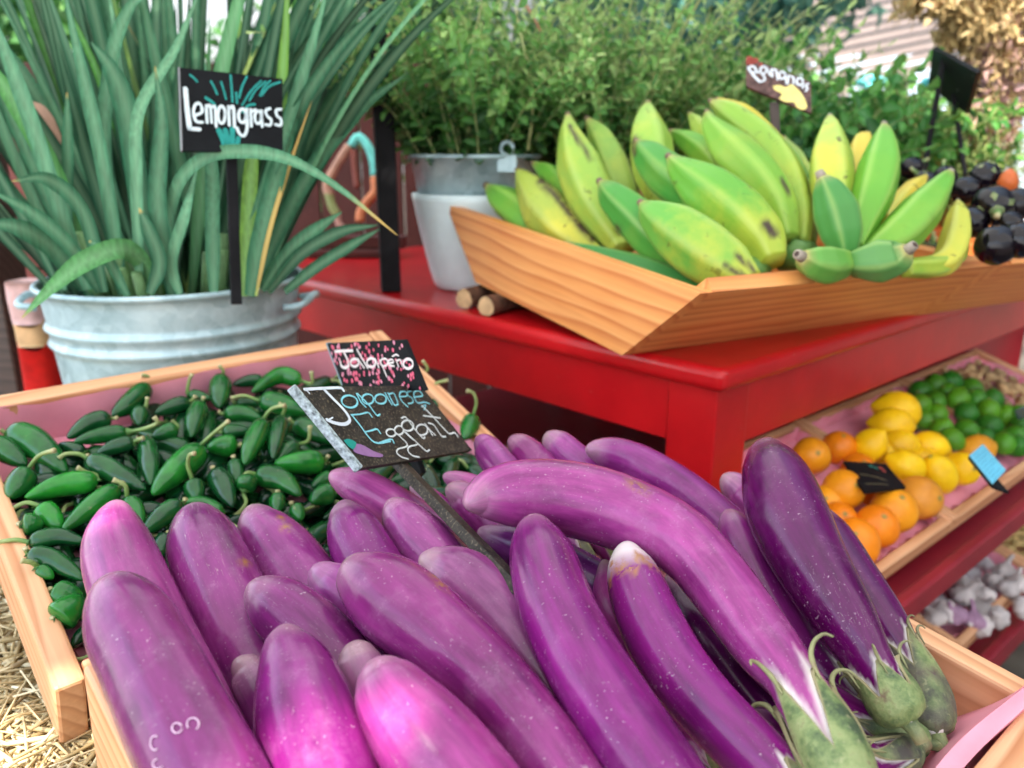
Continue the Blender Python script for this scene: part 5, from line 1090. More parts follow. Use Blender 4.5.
for k, (x, y, lb) in enumerate(GA):
    lb = lb.replace(' beside the black cloth-like leaf', ', darkest of its row')
    p = onplane(x, y, K0 + kN * (.002 + (k % 3) * .004), kN) - np.array([0, 0, .018]); f = rng.uniform(0, 1); colr = np.array([.62, .53, .51]) * (.6 + .4 * f) if 'purple' not in lb else np.array([.36, .20, .30]); rot = (rng.uniform(-1.2, 1.2), rng.uniform(-1.2, 1.2), rng.uniform(0, 6))
    if gp is None: gp = tag(mesh('garlic_bulb', GV, GF, MAT['garlic'], M=Matrix.Translation(Vector(p)), color=colr), lb, 'garlic', 'garlic bulbs in the low crate'); gp.rotation_euler = rot
    else: copy_thing(gp, p, rot, rng.uniform(.9, 1.1), lb, colr)
for k in range(14):
    p = K0 + qE * (eD - GW + .04 + (k % 7) * .052) + kB * (.08 + (k // 7) * .09) - kN * .045
    copy_thing(gp, p, (rng.uniform(-.8, .8), rng.uniform(-.8, .8), rng.uniform(0, 6)), 1.0, 'garlic bulb buried at the bottom of the heap', np.array([.45, .40, .42]))
tt = np.linspace(0, 1, 14); V, F, _, _ = tube(np.stack([(tt - .5) * .034, .002 * np.sin(tt * 3), 0 * tt], 1), .0075 * (np.sin(tt * math.pi) ** .5 * (1 + .22 * np.cos(tt * 4 * math.pi - math.pi * .0) * -1) + .03), 12, lambda th, s: 1 + .05 * np.cos(8 * th))
PNL = 'unshelled peanut in the low crate beside the garlic'
pn = None
for b in np.arange(.03, .27, .017):
    for e in np.arange(.022, .28, .028):
        p = K0 + qE * (eD + e + rng.uniform(-.008, .008)) + kB * (b + rng.uniform(-.006, .006)) + kN * (-.022 + rng.uniform(-.006, .014)); rot = (0, rng.uniform(-.5, .5), rng.uniform(0, 6.28)); colr = np.array([.50, .34, .13]) * rng.uniform(.65, 1.25)
        if pn is None: pn = tag(mesh('peanut', V, F, MAT['nut'], M=Matrix.Translation(Vector(p)), color=colr), PNL, 'peanut', 'peanuts in the low crate')
        else: copy_thing(pn, p, rot, rng.uniform(.85, 1.2), color=colr)

# ================================================================== LEMONGRASS TUB
tubC = U(177, 297, 1.23); zr = U(175, 296, 1.05)[2]; TR_ = 121 * 1.22 / 800; zb = .700
c0 = np.array([tubC[0], tubC[1], zb]); hh = zr - zb
tub = empty('lemongrass_tub', c0, 'galvanized washtub planted with tall lemongrass behind the jalapeno crate', 'potted plant')
rb = TR_ * .86
def rz(f): return rb + (TR_ - rb) * f
prof = [(rb * .5, .004), (rb, 0), (rz(.05), hh * .05)]
for f in np.linspace(.06, .93, 60):
    bump = sum(.0055 * math.exp(-((f - q) / .018) ** 2) for q in (.68, .77, .28))
    prof.append((rz(f) + bump, hh * f))
prof += [(TR_ * 1.0, hh * .95)]
for a in np.linspace(-90, 200, 14): prof.append((TR_ + .003 + .0045 * math.cos(math.radians(a)), hh * .985 + .0045 * math.sin(math.radians(a))))
prof += [(TR_ - .004, hh * .9), (rz(.6) - .004, hh * .6)]
V, F = lathe(c0, prof, 96); mesh('tub', V, F, MAT['galv'], tub)
V, F = lathe(c0, [(.001, hh * .86), (TR_ * .5, hh * .87), (TR_ - .006, hh * .86)], 48); mesh('soil', V, F, MAT['soil'], tub)
for sg in (-1, 1):
    hp = c0 + np.array([sg * TR_ * .985, -.02, hh * .86]); pts = [hp + np.array([0, -.045, 0]), hp + np.array([sg * .026, -.042, .004]), hp + np.array([sg * .034, 0, .012]), hp + np.array([sg * .026, .042, .004]), hp + np.array([0, .045, 0])]
    V, F, _, _ = tube(crspline(pts, 24), .0055, 10); mesh('handle', V, F, MAT['galv'], tub)
def ribbon(P, w, tint, dry0=1.1, fold=.25, face=None, drybase=False):
    n = len(P); T = np.gradient(P, axis=0); T /= np.linalg.norm(T, axis=1)[:, None] + 1e-12
    f = np.array(face if face is not None else (0, -1, .2)); S = np.cross(T, f); S /= np.linalg.norm(S, axis=1)[:, None] + 1e-9; Nn = np.cross(S, T)
    t = np.linspace(0, 1, n); W = w / 2 * np.minimum(1, .55 + t * 2.2) * np.clip((1 - t) * 2.6, 0.02, 1) ** .8
    V = np.zeros((n, 3, 3)); V[:, 1] = P; V[:, 0] = P - S * W[:, None] + Nn * W[:, None] * fold; V[:, 2] = P + S * W[:, None] + Nn * W[:, None] * fold
    F = []
    for i in range(n - 1):
        for k in range(2): a = i * 3 + k; F.append((a, a + 1, a + 4, a + 3))
    dr = np.clip((t - dry0) / .06, 0, 1)
    return V.reshape(-1, 3), F, dict(tint=np.full(n * 3, tint), dry=np.repeat(dr, 3), rib=np.tile([0, 1., 0], n))
def px_of(A):
    D = A - CAM; z = D @ CF; return 512 + FPX * (D @ CR) / z, 384 - FPX * (D @ CU) / z, z
bl = []
HERO = [([(165, 285, 1.12), (166, 240, 1.08), (178, 185, 1.04), (205, 158, 1.01), (240, 151.5, .99), (285, 158, .97), (335, 185, .96), (397, 235, .95)], .0175, .70, .90), ([(150, 292, 1.10), (142, 262, 1.07), (121, 249, 1.04), (85, 262, 1.01), (52, 288, .99), (22, 318, .97)], .027, .84, .95),
 ([(122, 295, 1.10), (116, 240, 1.08), (100, 148, 1.06), (80, 60, 1.05), (62, -20, 1.05)], .020, .66, 1.1), ([(152, 295, 1.12), (142, 210, 1.08), (128, 115, 1.06), (112, 70, 1.05), (91, 42, 1.05)], .030, .50, 1.1),
 ([(88, 290, 1.1), (62, 215, 1.06), (35, 130, 1.04), (5, 50, 1.03), (-25, -20, 1.03)], .022, .72, 1.1), ([(95, 292, 1.12), (66, 200, 1.08), (38, 140, 1.06), (0, 80, 1.05), (-40, 40, 1.05)], .026, .86, 1.1), ([(100, 292, 1.1), (72, 248, 1.06), (35, 215, 1.04), (-10, 190, 1.03)], .020, .60, 1.1), ([(85, 290, 1.12), (55, 250, 1.08), (20, 228, 1.05), (-20, 222, 1.04)], .026, .55, 1.1),
 ([(235, 295, 1.12), (262, 200, 1.08), (292, 110, 1.06), (312, 45, 1.05), (330, -20, 1.05)], .017, .70, 1.1), ([(252, 292, 1.15), (300, 190, 1.14), (355, 115, 1.14), (405, 75, 1.15)], .022, .55, 1.1), ([(262, 290, 1.12), (290, 250, 1.10), (318, 228, 1.10), (342, 212, 1.10)], .018, .58, 1.1), ([(268, 292, 1.12), (300, 255, 1.10), (340, 232, 1.10), (378, 225, 1.10)], .018, .30, 1.1), ([(285, 292, 1.10), (315, 268, 1.08), (350, 246, 1.08), (380, 229, 1.08)], .016, .40, 1.1),
 ([(214, 296, 1.08), (213, 230, 1.07), (212, 165, 1.06), (205, 60, 1.08)], .020, .66, 1.1), ([(243, 296, 1.10), (248, 235, 1.09), (252, 165, 1.09), (262, 90, 1.10)], .021, .93, 1.1), ([(250, 296, 1.08), (262, 235, 1.07), (280, 165, 1.08), (310, 70, 1.10)], .026, .62, 1.1), ([(256, 296, 1.07), (270, 230, 1.06), (288, 170, 1.06), (312, 100, 1.08)], .006, .97, .0),
 ([(172, 295, 1.08), (165, 250, 1.05), (158, 200, 1.04), (162, 120, 1.04), (155, 66, 1.05)], .024, .50, .95), ([(140, 292, 1.08), (137, 180, 1.05), (140, 110, 1.05), (175, 50, 1.04), (200, -10, 1.04)], .017, .78, 1.1), ([(105, 292, 1.08), (85, 215, 1.05), (50, 180, 1.03), (12, 181, 1.01)], .020, .52, .94), ([(64, 290, 1.1), (68, 200, 1.08), (68, 130, 1.07), (67, 92, 1.07)], .016, .6, .93), ([(150, 294, 1.05), (160, 262, 1.04), (148, 228, 1.03), (139, 208, 1.03)], .020, .45, .9), ([(180, 294, 1.06), (172, 262, 1.05), (185, 215, 1.03), (198, 165, 1.02)], .016, .74, 1.1),
 ([(128, 296, 1.06), (110, 262, 1.05), (97, 246, 1.04), (89, 241, 1.04)], .015, .62, .9), ([(120, 290, 1.1), (105, 150, 1.08), (112, 60, 1.08), (130, 8, 1.08), (150, -5, 1.07)], .020, .68, 1.1)]
for pts, w, tint, dry in HERO:
    P = [U(*p) for p in pts]
    if pts[0][0] not in (165, 150): P = [U(a, b, max(c_, 1.085)) if 165 < a < 300 and b < 215 else U(a, b, c_) for a, b, c_ in pts]
    P = crspline(np.array(P), 28); bl.append(ribbon(P, w, tint, dry, .22))
nb = 0; tries = 0
while nb < 175 and tries < 3000:
    tries += 1
    a = rng.uniform(0, 6.283); rr = TR_ * .80 * math.sqrt(rng.uniform(0, 1)); base = c0 + np.array([rr * math.cos(a), rr * math.sin(a), hh * .86])
    out = unit(np.array([math.cos(a), math.sin(a), 0]) * (rr + .03) + rng.normal(0, .05, 3) * [1, 1, 0]); lean = rng.uniform(.0, .30) + 2.2 * rr * rng.uniform(.4, 1.6); bend = rng.uniform(-.2, 1.1) * (.5 + 3.5 * rr)
    L = rng.uniform(.40, .85); n = 22; P = [base]; 
    for i in range(n):
        f = i / n; th = lean + bend * f ** 1.7; P.append(P[-1] + (out * math.sin(th) + UP * math.cos(th)) * L / n)
    P = np.array(P); x, y, z = px_of(P)
    if np.any((x > 160) & (x < 300) & (y > 50) & (y < 165) & (z < 1.075)): continue
    if np.any((z < .97)): continue
    if np.any((x > 338) & (y > 128)): continue
    t_ = np.clip(rng.normal(.36, .26), 0, .82) if rng.uniform() > .05 else rng.uniform(.88, 1.)
    bl.append(ribbon(P, rng.uniform(.010, .024), t_, .94 if rng.uniform() < .15 else 1.2, rng.uniform(.1, .35), (rng.normal(0, .5), -1, rng.normal(0, .3)))); nb += 1
V, F, A = join(bl); mesh('foliage', V, F, MAT['blade'], tub, attrs=A)
st = []
for k in range(40):     # pale round stalks at the bases
    a = rng.uniform(0, 6.283); rr = TR_ * .72 * math.sqrt(rng.uniform(0, 1)); p = c0 + np.array([rr * math.cos(a), rr * math.sin(a), hh * .84]); q = p + np.array([math.cos(a) * .04 * rr / TR_, math.sin(a) * .04 * rr / TR_, rng.uniform(.06, .13)])
    sv, sf, _, _ = tube([p, (p + q) / 2, q], [.009, .008, .007], 8); st.append((sv, sf, {}))
V, F, _ = join(st); mesh('stalks', V, F, m_plain('lemongrass_stalk', (.16, .30, .12), .5, var=.3), tub)
dl_ = U(52, 128, 1.24)
V, F, A = join([ribbon(crspline(np.array([U(30, 108, 1.22), U(45, 125, 1.2), U(56, 150, 1.2), U(60, 185, 1.22)]), 14), .040, .5, -1, .4)]); dd_ = mesh('dry_leaf', V, F, m_plain('dry_brown_leaf', (.40, .22, .14), .7, var=.3), tub); dd_['label'] = 'dry brown leaf caught among the blades'

# ================================================================== WHITE PLANTER, HERBS
pc = U(476, 195, 1.48); pc = np.array([pc[0], pc[1], TZ + .001]); zt = U(478, 197, 1.37)[2]
Rp = 64 * 1.48 / 800; Rb_ = Rp * .66
hp = zt - TZ
prof = [(.01, .002), (Rb_ * .95, 0), (Rb_, .004)] + [(Rb_ + (Rp - Rb_) * (f ** .8), hp * f) for f in np.linspace(.05, 1, 14)] + [(Rp - .006, hp + .002), (Rp - .010, hp * .9), (Rp * .8, hp * .4)]
V, F = lathe(pc, prof, 64); tag(mesh('white_planter', V, F, MAT['white']), 'white tapered planter on the red table, a galvanized bucket set inside it', 'planter')
zr2 = U(478, 156, 1.37)[2]
herb = empty('potted_herb', pc + UP * hp * .5, 'bushy small-leaved green herb in a galvanized bucket inside the white planter', 'potted plant')
gb = [(Rp * .70, -.03), (Rp * .90, 0.0), (Rp * .985, zr2 - zt - .006)] + [(Rp + .0 + .004 * math.cos(a), zr2 - zt - .002 + .004 * math.sin(a)) for a in np.linspace(-1.2, 3.2, 8)] + [(Rp - .006, zr2 - zt - .03)]
V, F = lathe(pc + UP * hp, gb, 64); mesh('bucket', V, F, MAT['galv'], herb)
ear = U(507, 152, 1.357)
V, F = box_geo(-.017, .017, -.003, .003, -.022, .008, .002); mesh('ear', V, F, MAT['galv'], herb, False, M=mat4(ear - UP * .012, CR, CF * np.array([1, 1, 0]), UP))
V, F, _, _ = tube([ear + UP * .006 + CR * .010 * math.cos(a) + UP * .010 * math.sin(a) for a in np.linspace(0, 6.283, 20)], .0035, 8, cap=False); mesh('ring', V, F, MAT['galv'], herb)
V, F = lathe(pc + UP * (zr2 - TZ), [(.001, -.02), (Rp * .6, -.018), (Rp - .007, -.02)], 32); mesh('soil', V, F, MAT['soil'], herb)
def leaf(p, d, n, L, W, tint, fold=.25, curl=.15):
    d = unit(d); s = unit(np.cross(d, n)); n = np.cross(s, d)
    V = [p, p + d * L * .45 - s * W / 2 + n * W * fold, p + d * L * .45 - n * L * .02, p + d * L * .45 + s * W / 2 + n * W * fold, p + d * L - n * L * curl, p + d * L * .78 - s * W * .32 + n * (W * fold * .5 - L * curl * .4), p + d * L * .78 + s * W * .32 + n * (W * fold * .5 - L * curl * .4), p + d * L * .15 - s * W * .3 + n * W * fold * .5, p + d * L * .15 + s * W * .3 + n * W * fold * .5]
    F = [(0, 2, 1, 7), (0, 8, 3, 2), (1, 2, 4, 5), (2, 3, 6, 4)]
    return np.array(V), F, dict(tint=np.full(9, tint), dry=np.zeros(9), rib=np.array([.6, 0, 1, 0, .5, 0, 0, 0, 0.]))
def bush(root, centre, R0, nst, Lr, leanr, nodes, LL, WW, mat, tintm, stalkmat=MAT['stalk'], rs=.0011, droop=0., topbright=.3, seedv=0, only=None):
    r = np.random.RandomState(seedv); lv = []; sv_ = []
    for k in range(nst):
        a = r.uniform(0, 6.283); q = math.sqrt(r.uniform(0, 1)); rr = R0 * q; b = centre + np.array([rr * math.cos(a), rr * math.sin(a), -.01]); out = np.array([math.cos(a), math.sin(a), 0]) + r.normal(0, .3, 3) * [1, 1, 0]; out = unit(out)
        L = r.uniform(*Lr); lean = q * leanr * r.uniform(.6, 1.2); P = [b]
        for i in range(12):
            th = lean * (.6 + .6 * i / 12) + droop * (i / 12) ** 2 * q; P.append(P[-1] + (out * math.sin(th) + UP * math.cos(th)) * L / 12 + r.normal(0, .0012, 3))
        P = crspline(np.array(P), 25)
        x, y, z = px_of(P)
        v, f, _, _ = tube(P[::2], np.linspace(rs * 1.4, rs * .6, 13), 5, cap=False); sv_.append((v, f, {}))
        T = np.gradient(P, axis=0)
        for j in range(nodes):
            f = (j + .6) / nodes; i = min(24, int(f * 24)); d = unit(T[i]); u = unit(np.cross(d, [math.cos(j * 1.57 + k), math.sin(j * 1.57 + k), .1])); w = np.cross(d, u)
            sc = (1 - .55 * f ** 2) * r.uniform(.75, 1.2)
            for sg in (-1, 1):
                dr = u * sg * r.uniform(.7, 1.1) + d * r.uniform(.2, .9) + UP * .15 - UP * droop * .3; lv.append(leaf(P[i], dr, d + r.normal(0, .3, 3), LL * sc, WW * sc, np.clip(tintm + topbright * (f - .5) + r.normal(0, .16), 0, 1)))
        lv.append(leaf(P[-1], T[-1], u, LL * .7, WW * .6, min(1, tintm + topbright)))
    V, F, A = join(lv); mesh('foliage', V, F, mat, root, attrs=A)
    V, F, _ = join(sv_); mesh('stems', V, F, stalkmat, root)
hc = pc + UP * (zr2 - TZ)
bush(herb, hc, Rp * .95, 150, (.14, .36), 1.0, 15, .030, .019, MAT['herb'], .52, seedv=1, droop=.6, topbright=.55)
for pts_ in ([(519, -5, 1.36), (535, 20, 1.35), (548, 50, 1.34), (554, 84, 1.33)], [(528, 150, 1.36), (533, 95, 1.33), (522, 40, 1.33), (515, 5, 1.34)], [(474, 100, 1.33), (470, 60, 1.32), (478, 20, 1.33), (484, -5, 1.34)], [(375, 85, 1.34), (384, 55, 1.33), (390, 30, 1.33)]):
    V, F, _, _ = tube(crspline(np.array([U(*q) for q in pts_]), 16), np.linspace(.0022, .0014, 16), 6); o = mesh('bare_twig', V, F, MAT['obj'], herb, color=(.38, .15, .09) if pts_[0][0] in (519, 375) else (.40, .42, .18))
def pot(root, c, r, h, mat):
    prof = [(.01, .003), (r * .72, 0), (r * .74, .004), (r * .97, h - .02), (r, h - .018), (r, h), (r - .006, h), (r - .008, h - .02)]
    V, F = lathe(c, prof, 40); mesh('pot', V, F, mat, root); V, F = lathe(c, [(.001, h - .016), (r - .007, h - .018)], 32); mesh('soil', V, F, MAT['soil'], root)
terra = m_plain('terracotta', (.36, .14, .07), .8, var=.15)
def potted(label, x, d, zrim, r, args, kind='potted_herb'):
    p = U(x, 200, d); c = np.array([p[0], p[1], TZ + .001]); root = empty(kind, c, label, 'potted plant', 'potted herbs behind the bananas'); pot(root, c, r, zrim - TZ, terra); bush(root, c + UP * (zrim - TZ), r * .9, **args); return root
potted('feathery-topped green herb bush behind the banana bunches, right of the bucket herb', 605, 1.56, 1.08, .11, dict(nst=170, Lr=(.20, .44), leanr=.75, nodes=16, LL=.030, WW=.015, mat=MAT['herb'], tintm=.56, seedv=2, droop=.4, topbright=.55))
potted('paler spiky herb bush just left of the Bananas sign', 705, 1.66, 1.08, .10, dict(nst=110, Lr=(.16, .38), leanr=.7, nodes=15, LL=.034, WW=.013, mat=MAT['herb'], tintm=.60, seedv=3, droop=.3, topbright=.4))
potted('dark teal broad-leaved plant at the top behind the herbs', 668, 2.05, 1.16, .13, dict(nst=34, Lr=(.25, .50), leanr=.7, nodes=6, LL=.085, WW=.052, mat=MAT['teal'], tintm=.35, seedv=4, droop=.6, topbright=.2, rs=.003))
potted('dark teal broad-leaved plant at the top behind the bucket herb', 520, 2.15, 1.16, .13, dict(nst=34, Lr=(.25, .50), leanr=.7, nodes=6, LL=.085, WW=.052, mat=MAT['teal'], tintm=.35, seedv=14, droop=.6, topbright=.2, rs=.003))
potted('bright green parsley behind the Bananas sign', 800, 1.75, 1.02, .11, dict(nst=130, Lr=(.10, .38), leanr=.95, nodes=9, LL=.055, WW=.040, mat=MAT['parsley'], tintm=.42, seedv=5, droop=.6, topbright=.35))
potted('bright green parsley right of the Bananas sign, below the turquoise highlight', 852, 1.85, 1.00, .11, dict(nst=150, Lr=(.10, .36), leanr=1.0, nodes=8, LL=.055, WW=.040, mat=MAT['parsley'], tintm=.50, seedv=6, droop=.6, topbright=.3))
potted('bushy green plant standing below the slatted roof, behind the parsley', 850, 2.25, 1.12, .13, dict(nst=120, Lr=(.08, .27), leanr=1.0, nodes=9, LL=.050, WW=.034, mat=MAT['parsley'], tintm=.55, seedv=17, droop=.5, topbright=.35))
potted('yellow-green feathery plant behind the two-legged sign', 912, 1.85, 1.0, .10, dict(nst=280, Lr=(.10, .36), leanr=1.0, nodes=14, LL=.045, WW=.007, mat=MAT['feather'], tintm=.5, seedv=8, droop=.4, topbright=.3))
# turquoise shapes standing in for blurred bright highlights
c = U(872, 82, 1.9); pet = []
for k in range(6):
    a = k * math.pi / 3; d = CR * math.cos(a) * 1.6 + UP * math.sin(a) * .8; v, f, _, _ = tube(crspline(np.array([c, c + d * .014, c + d * .024]), 8), [.004, .008, .011, .012, .011, .009, .006, .001], 10); pet.append((v, f, {}))
V, F, _ = join(pet); root = empty('turquoise_highlight', c - UP * .02, 'bright turquoise shape standing in for a blurred highlight above the parsley', 'ornament'); mesh('lobes', V, F, MAT['obj'], root, color=(.22, .85, .90))
V, F, _, _ = tube([c - UP * .01, c - UP * .12 + CR * .01, c - UP * .22], .0025, 6); mesh('stick', V, F, MAT['stalk'], root)
c = U(925.5, 82, 1.75); V, F, _, _ = tube([c - CR * .008, c - CR * .004, c + CR * .004, c + CR * .008], [.003, .009, .009, .003], 12); root = empty('turquoise_glint', c - UP * .01, 'small turquoise bead standing in for a blurred highlight beside the two-legged sign', 'ornament'); mesh('blob', V, F, MAT['obj'], root, color=(.15, .80, .88)); V, F, _, _ = tube([c, c - UP * .1, c - UP * .2], .0015, 6); mesh('stick', V, F, MAT['stalk'], root)

# ================================================================== POSTS, WALL, ORNAMENT, BACKGROUND
P0 = onz(391, 291, TZ); V, F = box_geo(-.0175, .0175, -.0175, .0175, 0, 1.40, .003)
tag(mesh('stall_post', V, F, MAT['blackwood'], smooth=False, M=mat4(P0 + UP * .0005, az(76), az(-14), UP)), 'black wooden post standing on the red table between lemongrass and herbs', 'post')
P1 = U(4, 300, 1.50); V, F = box_geo(-.045, .045, -.045, .045, 0, 2.30, .004)
tag(mesh('stall_post', V, F, MAT['darkwood'], smooth=False, M=mat4(np.array([P1[0] - .02, P1[1], 0]), CR, az(0), UP)), 'weathered brown post at the left picture edge beside the tub', 'post')
# printed feed bag left of the tub
bg = U(34, 330, 1.44); bag = empty('printed_sack', np.array([bg[0], bg[1], 0]), 'pink and red printed sack standing between the brown post and the tub', 'sack')
def bagpart(nm, z0, z1, col, wob):
    n = 20; rows = []
    a = np.arange(28) * 2 * math.pi / 28
    for z in np.linspace(z0, z1, 8):
        r = np.stack([bg[0] + .028 * np.sign(np.cos(a)) * np.abs(np.cos(a)) ** .6 + .002 * np.sin(z * 40), bg[1] + .03 * np.sign(np.sin(a)) * np.abs(np.sin(a)) ** .8, np.full(28, z) + wob * np.sin(a * 2 + 1) * ((z - z0) / (z1 - z0) if z1 < 1.0 else 0)], 1); rows.append(r)
    A = np.array(rows); V = A.reshape(-1, 3); F = [(i * 28 + k, i * 28 + (k + 1) % 28, (i + 1) * 28 + (k + 1) % 28, (i + 1) * 28 + k) for i in range(7) for k in range(28)]
    F.append(tuple(range(28))); F.append(tuple(7 * 28 + k for k in reversed(range(28)))); return mesh(nm, V, F, MAT['obj'], bag, color=col)
zA, zB, zC = U(34, 345, 1.42)[2], U(34, 322, 1.42)[2], U(34, 280, 1.42)[2]
bagpart('red_band', 0.0, zA, (.62, .012, .012), .012); bagpart('tan_band', zA - .004, zB, (.60, .36, .18), .008); bagpart('pink_top', zB - .003, zC, (.62, .38, .36), .0)
# red barn boards behind
def wallboards(name, x0, x1, y, z1, mat, w=.14):
    parts = []
    x = x0
    while x < x1:
        V, F = box_geo(x, min(x + w - .006, x1), y, y + .03, 0, z1, .003); parts.append((np.array(V), F, {})); x += w
    V, F, _ = join(parts); return mesh(name, V, F, mat, smooth=False)
wb = wallboards('wall_back', -2.6, .55, 2.75, 1.42, MAT['wallred']); wb['kind'] = 'structure'
# painted ornament before it
root = empty('painted_ornament', U(350, 232, 1.95), 'blurred ring-shaped wooden ornament painted turquoise and orange, beside the black post', 'ornament')
def seg(nm, pts, r, col, par=root):
    P = crspline(np.array([U(x - 3, y, 1.95) for x, y in pts]), 16); V, F, _, _ = tube(P, np.array(r) if hasattr(r, '__len__') else r, 12); return mesh(nm, V, F, MAT['obj'], par, color=col)
seg('turquoise_arch', [(354, 147), (361, 137), (370, 145), (376, 160), (378, 177)], .011, (.16, .62, .56)); seg('orange_limb', [(378, 177), (378, 192), (370, 202), (364, 212), (363, 222)], .012, (.62, .22, .10)); seg('orange_limb', [(352, 146), (340, 165), (330, 185), (333, 196)], .011, (.50, .26, .18)); seg('green_limb', [(332, 194), (335, 206), (340, 214)], .011, (.28, .33, .12)); seg('pink_limb', [(340, 214), (342, 224), (349, 230)], .008, (.52, .27, .22)); seg('brown_strut', [(356, 150), (358, 172), (360, 188)], .008, (.22, .06, .045))
V, F = box_geo(-.13, .13, -.02, .02, 0, .03, .003); zq = U(350, 234, 1.95)[2]
mesh('base', V, F, MAT['wallred'], root, False, M=mat4(U(352, 232, 1.95) * np.array([1, 1, 0]) + UP * (zq - .034), CR, az(0), UP))
V, F = box_geo(-.10, .10, -.05, .05, 0, zq - .034 - TZ - .001, .004)
tag(mesh('wood_block', V, F, MAT['wallred'], smooth=False, M=mat4(U(352, 232, 1.95) * np.array([1, 1, 0]) + UP * (TZ + .0005), CR, az(0), UP)), 'dark red block under the painted ornament', 'block')
# slatted pale roof far behind
rf = empty('slatted_roof', U(880, 120, 5.6) * np.array([1, 1, 0]), 'pale pinkish slatted roof of a shelter far behind the herbs', 'roof')
parts = []
for k in range(16):
    y = 92 - k * 9.5; d = 5.2 + k * .07; a = U(770, y + 8, d + .3); b = U(1010, y - 40, d - .2); x = unit(b - a); nn = unit(np.cross(x, UP)); yv = np.cross(nn, x); V, F = box_geo(0, np.linalg.norm(b - a), 0, .044, 0, .02, 0); M = np.array(mat4(a, x, yv * .9 + nn * .3, nn)); parts.append(((M[:3, :3] @ np.array(V).T).T + M[:3, 3], F, {}))
V, F, _ = join(parts); mesh('slats', V, F, MAT['slat'], rf, False)
for x in (845, 905, 1000):
    p = U(x, 70, 5.5); V, F = box_geo(-.03, .03, -.03, .03, 0, p[2] - .02, .003); mesh('post', V, F, MAT['slat'], rf, False, M=mat4(p * np.array([1, 1, 0]), CR, az(0), UP))
# dried flower bunches hung from a pole
pz = 1.80
pole0, pole1 = np.array([.55, 1.78, 1.62]), np.array([1.9, 1.78, 1.62])
V, F, _, _ = tube(np.linspace(pole0, pole1, 6), .012, 12); tag(mesh('hanging_pole', V, F, MAT['darkwood']), 'wooden pole above the picture edge carrying dried flower bunches', 'pole')
def dried(label, x, y0, y1, d, n, spread, t0, t1, seedv):
    r = np.random.RandomState(seedv); tie = np.array([(x - 512) / 800 * d, 1.78 + r.uniform(-.01, .01), 1.606]); L = tie[2] - U(x, y1, d)[2]
    root = empty('dried_flower_bunch', tie - UP * L, label, 'dried flowers', 'dried flower bunches hung on the pole'); lv = []; sv_ = []
    for k in range(n):
        a = r.uniform(0, 6.283); q = math.sqrt(r.uniform(0, 1)); ln = L * r.uniform(.45, 1.0); out = np.array([math.cos(a), math.sin(a), 0]) * spread * q
        P = np.array([tie - UP * ln * s + out * s ** 1.3 + r.normal(0, .002, 3) for s in np.linspace(0, 1, 8)]); v, f_, _, _ = tube(P, .0009, 4, cap=False); sv_.append((v, f_, {}))
        for j in range(26):
            s = r.uniform(.30, 1); i = min(7, int(s * 7)); dr = r.normal(0, 1, 3) - UP * .4; lv.append(leaf(P[i] + r.normal(0, .006, 3), dr, r.normal(0, 1, 3), r.uniform(.014, .032), r.uniform(.009, .018), r.uniform(t0, t1), .4, .5))
    V, F, A = join(lv); mesh('flower_heads', V, F, MAT['dried'], root, attrs=A); V, F, _ = join(sv_); mesh('stems', V, F, m_plain('dry_stem', (.36, .25, .11), .8) if 'dry_stem' not in bpy.data.materials else bpy.data.materials['dry_stem'], root)
dried('tan dried flower bunch hanging leftmost, over the slatted roof', 925, -20, 30, 1.67, 130, .085, .25, .66, 1)
dried('golden-brown dried flower bunch hanging right above the two-legged sign', 965, -20, 66, 1.67, 170, .080, .18, .62, 2)
dried('brownish pink dried flower bunch hanging right of the two-legged sign', 996, -20, 118, 1.67, 190, .075, .35, .80, 3)
dried('purplish dried flower bunch at the right picture edge, hanging lowest', 1022, -20, 172, 1.60, 210, .070, .60, 1., 4)
# trees and hedge far away
def tree(label, x, d, z0, z1, rad, nl, seedv, mat):
    r = np.random.RandomState(seedv); p = U(x, 150, d); c = np.array([p[0], p[1], 0]); root = empty('background_tree', c, label, 'tree', 'trees behind the stall'); lv = []
    cl = [(c + np.array([r.uniform(-1, 1) * rad, r.uniform(-1, 1) * rad * .6, r.uniform(z0, z1)]), r.uniform(.25, .5) * rad) for _ in range(26)]
    for k in range(nl):
        cc, cr_ = cl[r.randint(26)]; v = r.normal(0, 1, 3); q = cc + unit(v) * cr_ * r.uniform(.5, 1); lv.append(leaf(q, r.normal(0, 1, 3), v + UP, r.uniform(.10, .18), r.uniform(.06, .10), np.clip(r.normal(.45, .25), 0, 1)))
    V, F, A = join(lv); mesh('crown', V, F, mat, root, attrs=A); V, F, _, _ = tube([c, c + UP * z0 * .6 + CR * .05, c + UP * (z0 + z1) / 2], [.14, .11, .05], 12); mesh('trunk', V, F, MAT['log'], root)
tree('leafy tree behind the red boards, seen between the lemongrass blades', 120, 4.9, .8, 3.2, 1.2, 4200, 1, MAT['herb'])
tree('leafy tree behind the herb bushes', 430, 7.6, .8, 3.8, 1.5, 4200, 2, MAT['herb'])
tree('dark tree behind the dark teal plant', 670, 4.9, .9, 2.6, .8, 3200, 3, MAT['teal'])
# ground
V = [(-12, -6, 0), (12, -6, 0), (12, 30, 0), (-12, 30, 0)]; gr = mesh('floor', V, [(0, 1, 2, 3)], MAT['earth'], smooth=False); gr['kind'] = 'structure'
# pale surface added far off for the bluish-white glow at right
V, F = box_geo(1.6, 6.0, 8.0, 8.1, 0, 2.0, .01); o = mesh('wall_far', V, F, m_plain('pale_blue_backdrop', (.62, .72, .85), .8, var=.1, scale=3), smooth=False); o['kind'] = 'structure'

